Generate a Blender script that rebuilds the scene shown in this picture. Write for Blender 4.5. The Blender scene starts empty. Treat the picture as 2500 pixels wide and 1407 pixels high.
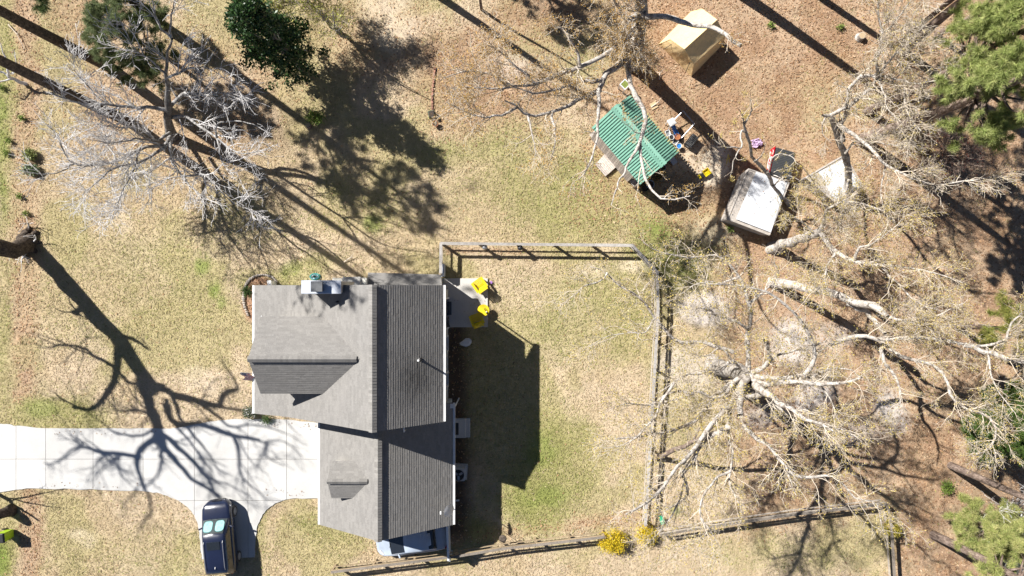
import bpy, bmesh, math, random
import numpy as np
from mathutils import Vector, Matrix, Euler

SC = bpy.context.scene
COL = SC.collection
rad = math.radians

# ------------------------------------------------------------------ camera, sky, sun, exposure
CAM_H = 43.3                 # metres above the lawn
FOCAL = 1667.0               # focal length in photo pixels (24 mm on 36 mm, 2500 px wide)
cam_data = bpy.data.cameras.new("camera")
cam_data.lens = 24.0
cam_data.sensor_width = 36.0
cam_data.clip_start = 0.5
cam_data.clip_end = 1500.0
cam = bpy.data.objects.new("camera", cam_data)
cam.location = (0, 0, CAM_H)
COL.objects.link(cam)
SC.camera = cam

SUN_EL = rad(42.5)
SUN_AZ = rad(145.0)          # direction towards the sun, measured from +X
world = bpy.data.worlds.new("World")
SC.world = world
world.use_nodes = True
wn = world.node_tree.nodes
sky = wn.new("ShaderNodeTexSky")
sky.sky_type = 'NISHITA'
sky.sun_disc = False
sky.sun_elevation = SUN_EL
sky.sun_rotation = math.atan2(math.cos(SUN_AZ), math.sin(SUN_AZ)) % (2 * math.pi)
sky.air_density = 0.5
sky.dust_density = 0.1
sky.ozone_density = 2.5
bg = wn["Background"]
bg.inputs["Strength"].default_value = 0.05
world.node_tree.links.new(sky.outputs[0], bg.inputs[0])

sun_data = bpy.data.lights.new("sun", 'SUN')
sun_data.energy = 5.0
sun_data.angle = rad(0.53)
sun_data.color = (1.0, 0.965, 0.915)
sun = bpy.data.objects.new("sun", sun_data)
to_sun = Vector((math.cos(SUN_AZ) * math.cos(SUN_EL), math.sin(SUN_AZ) * math.cos(SUN_EL), math.sin(SUN_EL)))
sun.rotation_euler = (-to_sun).to_track_quat('-Z', 'Y').to_euler()
sun.location = (-60, 40, 80)
COL.objects.link(sun)

SC.view_settings.view_transform = 'Standard'
SC.view_settings.look = 'None'
SC.view_settings.exposure = 1.0
SC.view_settings.gamma = 1.0
SC.view_settings.use_curve_mapping = False
SC.cycles.max_bounces = 5
SC.cycles.transparent_max_bounces = 8

KSH = 1.0 / math.tan(SUN_EL)         # shadow length per metre of height
SDX, SDY = -math.cos(SUN_AZ) * KSH, -math.sin(SUN_AZ) * KSH


def P(px, py, h=0.0):
    """Place seen at photo position (px, py) and standing h metres above the lawn."""
    s = (CAM_H - h) / FOCAL
    return np.array([(px - 1250.0) * s, (703.5 - py) * s, h])


def S(px, py, h):
    """Place h metres up whose shadow falls on the lawn at (px, py)."""
    g = P(px, py, 0)
    return np.array([g[0] - SDX * h, g[1] - SDY * h, h])


# ------------------------------------------------------------------ noise for numpy
def vnoise(x, y, scale, seed):
    r = np.random.RandomState(seed)
    tab = r.rand(256, 256)
    u, v = x / scale, y / scale
    i, j = np.floor(u).astype(int), np.floor(v).astype(int)
    fu, fv = u - i, v - j
    fu, fv = fu * fu * (3 - 2 * fu), fv * fv * (3 - 2 * fv)
    a = tab[i % 256, j % 256]; b = tab[(i + 1) % 256, j % 256]
    c = tab[i % 256, (j + 1) % 256]; d = tab[(i + 1) % 256, (j + 1) % 256]
    return (a * (1 - fu) + b * fu) * (1 - fv) + (c * (1 - fu) + d * fu) * fv


def fbm(x, y, scale, seed, oct=4):
    s, a, t = 0, 1.0, 0
    for k in range(oct):
        s = s + a * vnoise(x, y, scale / 2 ** k, seed + k)
        t += a; a *= 0.55
    return s / t


# ------------------------------------------------------------------ materials
MATS = {}


def nodes_of(name):
    m = bpy.data.materials.new(name)
    m.use_nodes = True
    nt = m.node_tree
    return m, nt, nt.nodes["Principled BSDF"]


def rgba(c):
    return (c[0], c[1], c[2], 1.0)


def mat(name, col, rough=0.7, var=0.25, scale=6.0, col2=None, mix=0.5, bump=0.0, bscale=40.0, metal=0.0,
        spec=0.5, tint=False, stretch=None, coat=0.0, detail=6.0, hard=0.25):
    """Procedural surface: two colours mixed by noise, finer value grain, optional bump and per-piece tint."""
    if name in MATS:
        return MATS[name]
    m, nt, b = nodes_of(name)
    N, L = nt.nodes, nt.links
    tc = N.new("ShaderNodeTexCoord")
    vec = tc.outputs["Object"]
    if stretch:
        mp = N.new("ShaderNodeMapping")
        mp.inputs["Scale"].default_value = stretch
        L.new(vec, mp.inputs[0]); vec = mp.outputs[0]
    n1 = N.new("ShaderNodeTexNoise")
    n1.inputs["Scale"].default_value = scale
    n1.inputs["Detail"].default_value = detail
    n1.inputs["Roughness"].default_value = 0.65
    L.new(vec, n1.inputs["Vector"])
    ramp = N.new("ShaderNodeMapRange")
    ramp.inputs["From Min"].default_value = mix - hard
    ramp.inputs["From Max"].default_value = mix + hard
    L.new(n1.outputs["Fac"], ramp.inputs["Value"])
    mx = N.new("ShaderNodeMix"); mx.data_type = 'RGBA'
    mx.inputs["A"].default_value = rgba(col)
    mx.inputs["B"].default_value = rgba(col2 if col2 else tuple(c * 0.72 for c in col))
    L.new(ramp.outputs[0], mx.inputs["Factor"])
    n2 = N.new("ShaderNodeTexNoise")
    n2.inputs["Scale"].default_value = bscale
    n2.inputs["Detail"].default_value = 4.0
    L.new(vec, n2.inputs["Vector"])
    vr = N.new("ShaderNodeMapRange")
    vr.inputs["From Min"].default_value = 0.3
    vr.inputs["From Max"].default_value = 0.7
    vr.inputs["To Min"].default_value = 1 - var
    vr.inputs["To Max"].default_value = 1 + var
    L.new(n2.outputs["Fac"], vr.inputs["Value"])
    ml = N.new("ShaderNodeMix"); ml.data_type = 'RGBA'; ml.blend_type = 'MULTIPLY'
    ml.inputs["Factor"].default_value = 1.0
    L.new(mx.outputs["Result"], ml.inputs["A"]); L.new(vr.outputs[0], ml.inputs["B"])
    out = ml.outputs["Result"]
    if tint:
        at = N.new("ShaderNodeAttribute"); at.attribute_name = "tint"
        m2 = N.new("ShaderNodeMix"); m2.data_type = 'RGBA'; m2.blend_type = 'MULTIPLY'
        m2.inputs["Factor"].default_value = 1.0
        L.new(out, m2.inputs["A"]); L.new(at.outputs["Color"], m2.inputs["B"])
        out = m2.outputs["Result"]
    L.new(out, b.inputs["Base Color"])
    b.inputs["Roughness"].default_value = rough
    b.inputs["Metallic"].default_value = metal
    b.inputs["Specular IOR Level"].default_value = spec
    b.inputs["Coat Weight"].default_value = coat
    b.inputs["Coat Roughness"].default_value = 0.05
    if bump > 0:
        bp = N.new("ShaderNodeBump")
        bp.inputs["Strength"].default_value = 1.0
        bp.inputs["Distance"].default_value = bump
        L.new(n2.outputs["Fac"], bp.inputs["Height"])
        L.new(bp.outputs[0], b.inputs["Normal"])
    MATS[name] = m
    return m


def attr_mat(name, rough=0.8, spec=0.25, trans=0.0, grain=0.0):
    """Colour taken from the per-vertex colour of each leaf or blade (their own colours)."""
    if name in MATS:
        return MATS[name]
    m, nt, b = nodes_of(name)
    N, L = nt.nodes, nt.links
    at = N.new("ShaderNodeAttribute"); at.attribute_name = "tint"
    L.new(at.outputs["Color"], b.inputs["Base Color"])
    b.inputs["Roughness"].default_value = rough
    b.inputs["Specular IOR Level"].default_value = spec
    if trans > 0:
        tl = N.new("ShaderNodeBsdfTranslucent")
        L.new(at.outputs["Color"], tl.inputs["Color"])
        ms = N.new("ShaderNodeMixShader"); ms.inputs[0].default_value = trans
        L.new(b.outputs[0], ms.inputs[1]); L.new(tl.outputs[0], ms.inputs[2])
        L.new(ms.outputs[0], N["Material Output"].inputs["Surface"])
    MATS[name] = m
    return m


# ------------------------------------------------------------------ objects
ORIG = {}


def tag(o, label=None, cat=None, group=None, kind=None):
    if label: o["label"] = label
    if cat: o["category"] = cat
    if group: o["group"] = group
    if kind: o["kind"] = kind
    return o


def thing(name, label, cat, loc=(0, 0, 0), rz=0.0, group=None, kind=None):
    o = bpy.data.objects.new(name, None)
    o.empty_display_size = 0.3
    COL.objects.link(o)
    o.location = tuple(float(v) for v in loc); o.rotation_euler = (0, 0, rz)
    tag(o, label, cat, group, kind)
    ORIG[o.name] = np.array([float(v) for v in loc])
    return o


def np_mesh(name, V, Fc, mats, smooth=False, tint=None, midx=None, fsize=None):
    """V (n,3); Fc (m,k) array of equal-sized faces, or list of lists."""
    me = bpy.data.meshes.new(name)
    V = np.asarray(V, dtype=np.float32)
    if isinstance(Fc, np.ndarray) and Fc.ndim == 2:
        m, k = Fc.shape
        me.vertices.add(len(V)); me.vertices.foreach_set("co", V.ravel())
        me.loops.add(m * k); me.loops.foreach_set("vertex_index", Fc.astype(np.int32).ravel())
        me.polygons.add(m)
        me.polygons.foreach_set("loop_start", np.arange(0, m * k, k, dtype=np.int32))
        me.polygons.foreach_set("loop_total", np.full(m, k, dtype=np.int32))
        me.update(calc_edges=True)
    else:
        me.from_pydata([tuple(v) for v in V.tolist()], [], [list(map(int, f)) for f in Fc])
        me.update()
    for mt in (mats if isinstance(mats, (list, tuple)) else [mats]):
        me.materials.append(mt)
    if smooth:
        me.polygons.foreach_set("use_smooth", np.ones(len(me.polygons), dtype=bool))
    if midx is not None:
        me.polygons.foreach_set("material_index", np.asarray(midx, dtype=np.int32))
    if tint is not None:
        t = np.asarray(tint, dtype=np.float32)
        if t.ndim == 1: t = np.repeat(t[:, None], 3, 1)
        t4 = np.ones((len(V), 4), dtype=np.float32); t4[:, :3] = t
        at = me.color_attributes.new("tint", 'FLOAT_COLOR', 'POINT')
        at.data.foreach_set("color", t4.ravel())
    return me


def link(name, me, parent=None, local=False):
    o = bpy.data.objects.new(name, me)
    COL.objects.link(o)
    if parent is not None:
        o.parent = parent
        ORIG[o.name] = ORIG.get(parent.name, np.zeros(3)) if not local else ORIG.get(parent.name, np.zeros(3))
    return o


class MB:
    """Collects boxes, bars, tubes and prisms for ONE mesh object."""

    def __init__(s):
        s.V, s.F, s.M, s.T = [], [], [], []

    def add(s, V, F, m=0, t=1.0):
        n = len(s.V)
        s.V.extend([tuple(float(c) for c in v) for v in V])
        s.F.extend([[i + n for i in f] for f in F])
        s.M.extend([m] * len(F))
        s.T.extend([t] * len(V))
        return s

    BF = [(0, 3, 2, 1), (4, 5, 6, 7), (0, 1, 5, 4), (1, 2, 6, 5), (2, 3, 7, 6), (3, 0, 4, 7)]

    def box(s, c, d, rz=0.0, m=0, t=1.0, rx=0.0, ry=0.0):
        R = Euler((rx, ry, rz)).to_matrix()
        V = []
        for z in (-.5, .5):
            for x, y in ((-.5, -.5), (.5, -.5), (.5, .5), (-.5, .5)):
                V.append(Vector(c) + R @ Vector((x * d[0], y * d[1], z * d[2])))
        return s.add(V, s.BF, m, t)

    def bar(s, a, b, w, h, m=0, t=1.0, up=(0, 0, 1)):
        a, b = Vector(a), Vector(b)
        d = (b - a).normalized()
        side = d.cross(Vector(up))
        if side.length < 1e-4: side = d.cross(Vector((1, 0, 0)))
        side.normalize(); u = side.cross(d)
        V = []
        for p in (a, b):
            for x, y in ((-.5, -.5), (.5, -.5), (.5, .5), (-.5, .5)):
                V.append(p + side * (x * w) + u * (y * h))
        return s.add(V, [(0, 1, 2, 3), (7, 6, 5, 4), (0, 4, 5, 1), (1, 5, 6, 2), (2, 6, 7, 3), (3, 7, 4, 0)], m, t)

    def tube(s, pts, r, n=8, m=0, t=1.0, closed=False, cap=True):
        pts = [Vector(p) for p in pts]
        k = len(pts)
        rr = r if isinstance(r, (list, tuple)) else [r] * k
        V, F = [], []
        for i, p in enumerate(pts):
            a = pts[(i - 1) % k] if (i > 0 or closed) else p
            b = pts[(i + 1) % k] if (i < k - 1 or closed) else p
            d = (b - a).normalized()
            ref = Vector((0, 0, 1)) if abs(d.z) < 0.9 else Vector((1, 0, 0))
            u = d.cross(ref).normalized(); v = u.cross(d)
            for j in range(n):
                q = 2 * math.pi * j / n
                V.append(p + (u * math.cos(q) + v * math.sin(q)) * rr[i])
        for i in range(k if closed else k - 1):
            i2 = (i + 1) % k
            for j in range(n):
                F.append((i * n + j, i * n + (j + 1) % n, i2 * n + (j + 1) % n, i2 * n + j))
        if cap and not closed:
            F.append(tuple(range(n))[::-1]); F.append(tuple((k - 1) * n + j for j in range(n)))
        return s.add(V, F, m, t)

    def prism(s, poly, z0, z1, m=0, t=1.0):
        """Vertical extrusion of a plan polygon (counter-clockwise)."""
        n = len(poly)
        V = [(p[0], p[1], z0) for p in poly] + [(p[0], p[1], z1) for p in poly]
        F = [tuple(range(n))[::-1], tuple(range(n, 2 * n))]
        F += [(i, (i + 1) % n, n + (i + 1) % n, n + i) for i in range(n)]
        return s.add(V, F, m, t)

    def extr(s, poly3, vec, m=0, t=1.0):
        n = len(poly3)
        V = [Vector(p) for p in poly3] + [Vector(p) + Vector(vec) for p in poly3]
        F = [tuple(range(n))[::-1], tuple(range(n, 2 * n))]
        F += [(i, (i + 1) % n, n + (i + 1) % n, n + i) for i in range(n)]
        return s.add(V, F, m, t)

    def loft(s, rings, m=0, t=1.0, closed=True, cap=True):
        k, n = len(rings), len(rings[0])
        V = [p for r in rings for p in r]
        F = []
        for i in range(k - 1):
            for j in range(n if closed else n - 1):
                F.append((i * n + j, i * n + (j + 1) % n, (i + 1) * n + (j + 1) % n, (i + 1) * n + j))
        if cap and closed:
            F.append(tuple(range(n))[::-1]); F.append(tuple((k - 1) * n + j for j in range(n)))
        return s.add(V, F, m, t)

    def grid(s, rows, m=0, t=1.0):
        return s.loft(rows, m, t, closed=False, cap=False)

    def sphere(s, c, r, nu=10, nv=6, m=0, t=1.0):
        rings = []
        rx, ry, rz = r if isinstance(r, (tuple, list)) else (r, r, r)
        for i in range(nv + 1):
            ph = math.pi * (i / nv - .5)
            q = max(math.cos(ph), 1e-3)
            rings.append([(c[0] + rx * q * math.cos(2 * math.pi * j / nu), c[1] + ry * q * math.sin(2 * math.pi * j / nu),
                           c[2] + rz * math.sin(ph)) for j in range(nu)])
        return s.loft(rings, m, t)

    def build(s, name, mats, parent=None, local=False, bevel=0.0, smooth=False, seg=1, label=None, kind=None, fixn=True):
        V = np.array(s.V, dtype=np.float32)
        if parent is not None and not local:
            V = V - ORIG.get(parent.name, np.zeros(3)).astype(np.float32)
        me = np_mesh(name, V, s.F, mats, smooth, np.array(s.T), s.M)
        if fixn or bevel > 0:
            bm = bmesh.new(); bm.from_mesh(me)
            if fixn: bmesh.ops.recalc_face_normals(bm, faces=bm.faces)
            if bevel > 0:
                bmesh.ops.bevel(bm, geom=list(bm.edges), offset=bevel, segments=seg, profile=0.6, affect='EDGES', clamp_overlap=True)
            bm.to_mesh(me); bm.free()
        o = link(name, me, parent, local)
        if label: o["label"] = label
        if kind: o["kind"] = kind
        return o


def copy_tree(o, parent=None):
    c = o.copy(); COL.objects.link(c)
    if parent is not None: c.parent = parent
    for ch in list(o.children): copy_tree(ch, c)
    return c
# ------------------------------------------------------------------ ground colours (soil, straw, leaf litter, and some painted shade)
def ell(px, py, cx, cy, rx, ry, rot=0.0, soft=0.45):
    c, s = math.cos(rad(rot)), math.sin(rad(rot))
    u = ((px - cx) * c + (py - cy) * s) / rx
    v = (-(px - cx) * s + (py - cy) * c) / ry
    d = np.sqrt(u * u + v * v)
    t = np.clip((1 + soft - d) / (2 * soft), 0, 1)
    return t * t * (3 - 2 * t)


def sstep(a, b, x):
    t = np.clip((x - a) / (b - a), 0, 1)
    return t * t * (3 - 2 * t)


STRAW = np.array([0.47, 0.37, 0.235])
PALE = np.array([0.53, 0.425, 0.295])
GREEN = np.array([0.235, 0.235, 0.075])
OLIVE = np.array([0.385, 0.335, 0.165])
LITTER = np.array([0.345, 0.222, 0.138])
PINK = np.array([0.43, 0.30, 0.20])
SAND = np.array([0.66, 0.56, 0.43])
ASH = np.array([0.58, 0.52, 0.465])
MULCH = np.array([0.36, 0.205, 0.13])
SOIL_SHADE = np.array([0.105, 0.072, 0.05])
LUSH = np.array([0.17, 0.25, 0.04])


def zones(x, y):
    """Weights of the ground kinds at world positions, laid out after the photograph."""
    px = x * FOCAL / CAM_H + 1250.0
    py = 703.5 - y * FOCAL / CAM_H
    w1 = (fbm(x, y, 5.0, 11) - .5) * 130
    w2 = (fbm(x, y, 5.0, 31) - .5) * 130
    qx, qy = px + w1, py + w2
    Z = {}
    n_big = fbm(x, y, 7.0, 51)
    n_mid = fbm(x, y, 2.2, 61)
    n_fin = fbm(x, y, 0.7, 71)
    litter = np.maximum.reduce([
        sstep(1440, 1560, qx + 0.25 * qy) * sstep(620, 480, qy - 0.25 * (qx - 1500)),
        sstep(1690, 1800, qx - 0.1 * (qy - 600)) * sstep(1330, 1230, qy + 0.12 * (qx - 1600)),
        sstep(2150, 2200, qx),
        0.6 * ell(qx, qy, 420, 250, 260, 170),
        sstep(105, 70, px + 0.35 * w1) * sstep(1010, 960, py) * sstep(15, 45, px + .2 * w2) * (.35 + .65 * sstep(.42, .58, n_mid)),
        0.95 * ell(qx, qy, 1190, 200, 170, 130, 10), 0.8 * ell(qx, qy, 1330, 60, 150, 90), 0.9 * ell(qx, qy, 1090, 180, 55, 130),
        0.7 * ell(qx, qy, 230, 40, 120, 80), 0.6 * ell(qx, qy, 900, 80, 150, 90),
        0.9 * ell(px, py, 75, 1300, 28, 130),
    ])
    # thin litter drift along the south rails of the yard
    litter = np.maximum(litter, 0.85 * np.exp(-((py - (1345 - 0.125 * (px - 1110)) + 28) / 16) ** 2) * sstep(880, 1000, px) * sstep(1700, 1500, px))
    litter = np.maximum(litter, 0.8 * np.exp(-((py - 612) / 9) ** 2) * sstep(1080, 1100, px) * sstep(1330, 1250, px))
    Z['litter'] = np.clip(litter, 0, 1)
    green = 0.0
    for (cx, cy, rx, ry, a, k) in ((1400, 480, 260, 130, 0, .62), (1230, 370, 150, 60, 0, .5), (1640, 620, 110, 80, 30, .85), (1330, 1150, 120, 170, 0, .8),
                                   (1450, 760, 180, 120, 0, .55), (1350, 1060, 90, 70, 0, .7), (1180, 1300, 60, 50, 0, .6), (900, 520, 140, 70, 0, .5),
                                   (700, 660, 130, 40, 0, .55), (300, 700, 260, 180, 0, .3), (140, 1010, 130, 40, 0, .7), (10, 700, 22, 330, 0, .45),
                                   (4, 250, 20, 260, 0, .6), (420, 1340, 240, 60, 0, .35), (830, 1290, 90, 40, 20, .6), (640, 1270, 40, 60, 0, .55),
                                   (1570, 480, 170, 100, 20, .6), (1700, 560, 120, 60, 30, .6), (1400, 140, 150, 60, 0, .4), (1500, 130, 90, 60, 0, .35),
                                   (1700, 1000, 90, 160, 0, .35), (1900, 1330, 200, 50, 0, .35), (1080, 360, 50, 60, 0, .5), (1240, 930, 110, 260, 0, .35),
                                   (2000, 240, 80, 60, 0, .3), (2120, 250, 60, 40, 0, .5), (600, 510, 120, 60, 0, .35), (20, 1370, 40, 60, 0, .8)):
        green = np.maximum(green, k * ell(qx, qy, cx, cy, rx, ry, a))
    Z['green'] = np.clip(green * (0.55 + 0.9 * n_mid) + 0.18 * (n_mid - .45), 0, 1)
    lush = 0.0
    for (cx, cy, rx, ry, k) in ((485, 640, 20, 26, .8), (520, 700, 16, 24, .9), (540, 735, 10, 16, .6), (915, 550, 26, 22, .7), (1310, 1090, 40, 40, .5),
                                (1330, 1210, 60, 30, .5), (1645, 1250, 16, 16, .6), (4, 300, 12, 90, .7), (6, 480, 10, 50, .6), (80, 380, 18, 14, .7),
                                (8, 1370, 16, 40, .9), (1620, 560, 26, 24, .5), (710, 650, 26, 20, .5), (1690, 640, 50, 34, .45), (100, 1000, 40, 20, .5)):
        lush = np.maximum(lush, k * ell(px + .3 * w1, py + .3 * w2, cx, cy, rx, ry))
    Z['lush'] = np.clip(lush * sstep(.35, .6, n_fin + .12), 0, 1)
    sand = np.maximum.reduce([
        1.0 * ell(px + .3 * w1, py + .3 * w2, 1742, 408, 38, 56, 15, .3), .55 * ell(qx, qy, 1665, 400, 50, 60),
        .6 * ell(px + .3 * w1, py + .3 * w2, 1650, 450, 60, 30, 30), .5 * ell(qx, qy, 950, 70, 60, 40), .5 * ell(qx, qy, 920, 10, 60, 30),
        .55 * ell(px, py, 1545, 650, 40, 16, 0), .35 * ell(px, py, 1440, 660, 40, 18, 0), .4 * ell(qx, qy, 1760, 560, 60, 30),
        .35 * ell(px, py, 300, 545, 26, 26, 0), .4 * ell(qx, qy, 205, 1300, 30, 20), .4 * ell(qx, qy, 480, 940, 60, 26),
    ])
    Z['sand'] = np.clip(np.maximum(sand * (.6 + .8 * n_fin), ell(px + .25 * w1, py + .25 * w2, 1742, 405, 34, 52, 15, .25)), 0, 1)
    ash = np.maximum.reduce([
        1.2 * ell(px + .25 * w1, py + .25 * w2, 1722, 755, 62, 40, 0, .4), 1.1 * ell(px + .3 * w1, py + .3 * w2, 1935, 840, 52, 52, 0, .5),
        .9 * ell(qx, qy, 1990, 970, 50, 60), .9 * ell(qx, qy, 2180, 1010, 45, 55), .55 * ell(qx, qy, 1870, 1010, 60, 40), .5 * ell(qx, qy, 2260, 720, 40, 30),
        .5 * ell(qx, qy, 2040, 820, 60, 30), .55 * ell(qx, qy, 2090, 1080, 60, 30), .5 * ell(qx, qy, 1700, 920, 60, 50), .35 * ell(qx, qy, 1270, 180, 60, 40)])
    Z['ash'] = np.clip(ash * (.55 + .9 * n_fin), 0, 1)
    Z['mulch'] = np.maximum(ell(px + .06 * w1, py + .06 * w2, 632, 705, 34, 34, 0, .12), ell(px + .08 * w1, py + .08 * w2, 612, 740, 18, 44, 0, .2))
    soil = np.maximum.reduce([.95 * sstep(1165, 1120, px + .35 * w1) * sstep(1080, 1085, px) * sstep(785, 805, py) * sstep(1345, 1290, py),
                              .6 * ell(px, py, 1660, 470, 60, 50), .45 * ell(qx, qy, 2330, 400, 130, 70), .4 * ell(qx, qy, 640, 330, 90, 60),  # besides bare soil, these dark patches paint in shade of shed and trees
                              .35 * ell(qx, qy, 1380, 30, 90, 50), .4 * ell(qx, qy, 2440, 1270, 90, 120)])
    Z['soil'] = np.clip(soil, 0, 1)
    Z['pale'] = (.45 + .5 * n_fin) * ell(qx, qy, 2060, 800, 300, 230)
    Z['n'] = (n_big, n_mid, n_fin)
    return Z


def ground_col(x, y):
    Z = zones(x, y)
    nb, nm, nf = Z['n']

    def lerp(a, b, t):
        return a + (b - a) * t[:, None]
    c = lerp(np.broadcast_to(STRAW, (len(x), 3)), PALE, sstep(.40, .60, nm * .5 + nb * .5))
    c = lerp(c, np.broadcast_to(OLIVE, c.shape), .7 * sstep(.46, .60, fbm(x, y, 4.0, 121)))
    lit = lerp(np.broadcast_to(LITTER, c.shape), PINK, np.maximum(sstep(.38, .62, nm), Z['pale']))
    c = lerp(c, lit, Z['litter'] * (.75 + .25 * sstep(.3, .6, nf)))
    c = lerp(c, np.broadcast_to(OLIVE, c.shape), np.clip(Z['green'] * 1.0, 0, 1))
    c = lerp(c, np.broadcast_to(GREEN, c.shape), np.clip(Z['green'] * 1.1 - .38, 0, 1))
    c = lerp(c, np.broadcast_to(ASH, c.shape), Z['ash'])
    c = lerp(c, np.broadcast_to(SAND, c.shape), Z['sand'])
    c = lerp(c, np.broadcast_to(MULCH, c.shape), Z['mulch'] * .9)
    c = lerp(c, np.broadcast_to(SOIL_SHADE, c.shape), Z['soil'])
    c = lerp(c, np.broadcast_to(LUSH, c.shape), Z['lush'] * .8)
    return c, Z


def make_ground():
    fine = np.arange(-38, 38.01, 0.2)
    far = np.array([-400, -250, -150, -90, -60, -46])
    xs = np.concatenate([far, fine, -far[::-1]])
    ys = np.concatenate([far, np.arange(-25, 25.01, 0.2), -far[::-1]])
    X, Y = np.meshgrid(xs, ys, indexing='ij')
    x, y = X.ravel(), Y.ravel()
    c, Z = ground_col(x, y)
    nz = (fbm(x, y, 3.0, 91) - .5) * 0.06
    nz = np.where((np.abs(x) > 39) | (np.abs(y) > 26), 0, nz)
    V = np.stack([x, y, nz - 0.03], 1)
    nx, ny = len(xs), len(ys)
    i, j = np.meshgrid(np.arange(nx - 1), np.arange(ny - 1), indexing='ij')
    a = (i * ny + j).ravel()
    Fc = np.stack([a, a + ny, a + ny + 1, a + 1], 1)
    m, nt, b = nodes_of("lawn_soil")
    N, L = nt.nodes, nt.links
    at = N.new("ShaderNodeAttribute"); at.attribute_name = "tint"
    tc = N.new("ShaderNodeTexCoord")
    cur = at.outputs["Color"]
    heights = []
    for scale, lo, hi, det in ((1.1, .84, 1.16, 4), (9.0, .84, 1.16, 5), (34.0, .78, 1.22, 4)):
        n = N.new("ShaderNodeTexNoise"); n.inputs["Scale"].default_value = scale
        n.inputs["Detail"].default_value = det; n.inputs["Roughness"].default_value = .7
        n.inputs["Distortion"].default_value = 1.2
        L.new(tc.outputs["Object"], n.inputs["Vector"])
        r = N.new("ShaderNodeMapRange")
        r.inputs["From Min"].default_value = .32; r.inputs["From Max"].default_value = .68
        r.inputs["To Min"].default_value = lo; r.inputs["To Max"].default_value = hi
        L.new(n.outputs["Fac"], r.inputs["Value"])
        mm = N.new("ShaderNodeMix"); mm.data_type = 'RGBA'; mm.blend_type = 'MULTIPLY'; mm.inputs["Factor"].default_value = 1
        L.new(cur, mm.inputs["A"]); L.new(r.outputs[0], mm.inputs["B"])
        cur = mm.outputs["Result"]; heights.append(n.outputs["Fac"])
    L.new(cur, b.inputs["Base Color"])
    b.inputs["Roughness"].default_value = .95
    b.inputs["Specular IOR Level"].default_value = .15
    bp = N.new("ShaderNodeBump"); bp.inputs["Distance"].default_value = .05; bp.inputs["Strength"].default_value = .8
    L.new(heights[2], bp.inputs["Height"])
    bp2 = N.new("ShaderNodeBump"); bp2.inputs["Distance"].default_value = .05; bp2.inputs["Strength"].default_value = .6
    L.new(heights[1], bp2.inputs["Height"]); L.new(bp.outputs[0], bp2.inputs["Normal"])
    L.new(bp2.outputs[0], b.inputs["Normal"])
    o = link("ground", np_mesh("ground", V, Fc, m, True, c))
    tag(o, "dry straw lawn with greener patches and brown leaf litter under the trees", "ground", kind="structure")


make_ground()

# ------------------------------------------------------------------ driveway: concrete slabs with tooled joints
M_CONC = mat("driveway_concrete", (0.50, 0.495, 0.48), rough=.85, var=.10, scale=.45, col2=(0.415, 0.405, 0.385), bscale=25, bump=.004, tint=True, spec=.2)


def g2(px, py):
    p = P(px, py, 0.0)
    return (p[0], p[1])


def clip_poly(poly, a, b, c):
    """Keep the part of the polygon where a*x+b*y+c >= 0."""
    out = []
    for i in range(len(poly)):
        p, q = poly[i], poly[(i + 1) % len(poly)]
        dp, dq = a * p[0] + b * p[1] + c, a * q[0] + b * q[1] + c
        if dp >= 0: out.append(p)
        if (dp >= 0) != (dq >= 0):
            t = dp / (dp - dq)
            out.append((p[0] + (q[0] - p[0]) * t, p[1] + (q[1] - p[1]) * t))
    return out


def smooth_px(pts, n=6):
    pts = [np.array(p, float) for p in pts]
    out = []
    for i in range(len(pts) - 1):
        p0, p1, p2, p3 = pts[max(i - 1, 0)], pts[i], pts[i + 1], pts[min(i + 2, len(pts) - 1)]
        for k in range(n):
            t = k / n
            out.append(.5 * (2 * p1 + (p2 - p0) * t + (2 * p0 - 5 * p1 + 4 * p2 - p3) * t * t + (3 * p1 - p0 - 3 * p2 + p3) * t ** 3))
    out.append(pts[-1])
    return [tuple(p) for p in out]


drive = thing("driveway", "white concrete driveway running from the left edge to the garage with a parking spur", "driveway", (-22, -10, 0), kind="structure")
top_edge = smooth_px([(-60, 1030), (0, 1034), (45, 1040), (110, 1045), (250, 1046), (400, 1046), (445, 1042), (500, 1032), (560, 1025), (640, 1022), (700, 1025), (786, 1033)], 5)
bot_edge = smooth_px([(786, 1217), (725, 1217), (685, 1224), (655, 1242), (636, 1268), (626, 1300), (622, 1361)], 5)
bot_edge2 = smooth_px([(493, 1364), (488, 1310), (482, 1275), (468, 1248), (440, 1225), (400, 1208), (350, 1199), (250, 1196), (110, 1193), (40, 1196), (-60, 1215)], 5)
dpoly = [g2(*p) for p in top_edge + bot_edge + bot_edge2]
dpoly = dpoly[::-1]
rj = random.Random(12)
dpoly = [(a + rj.uniform(-.03, .03), b + rj.uniform(-.035, .035)) for a, b in dpoly]
xcuts = [-70, 40, 112, 228, 350, 475, 606, 700, 790]
ycuts = [1000, 1121, 1222, 1400]
rng = random.Random(3)
gap = 0.012
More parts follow.
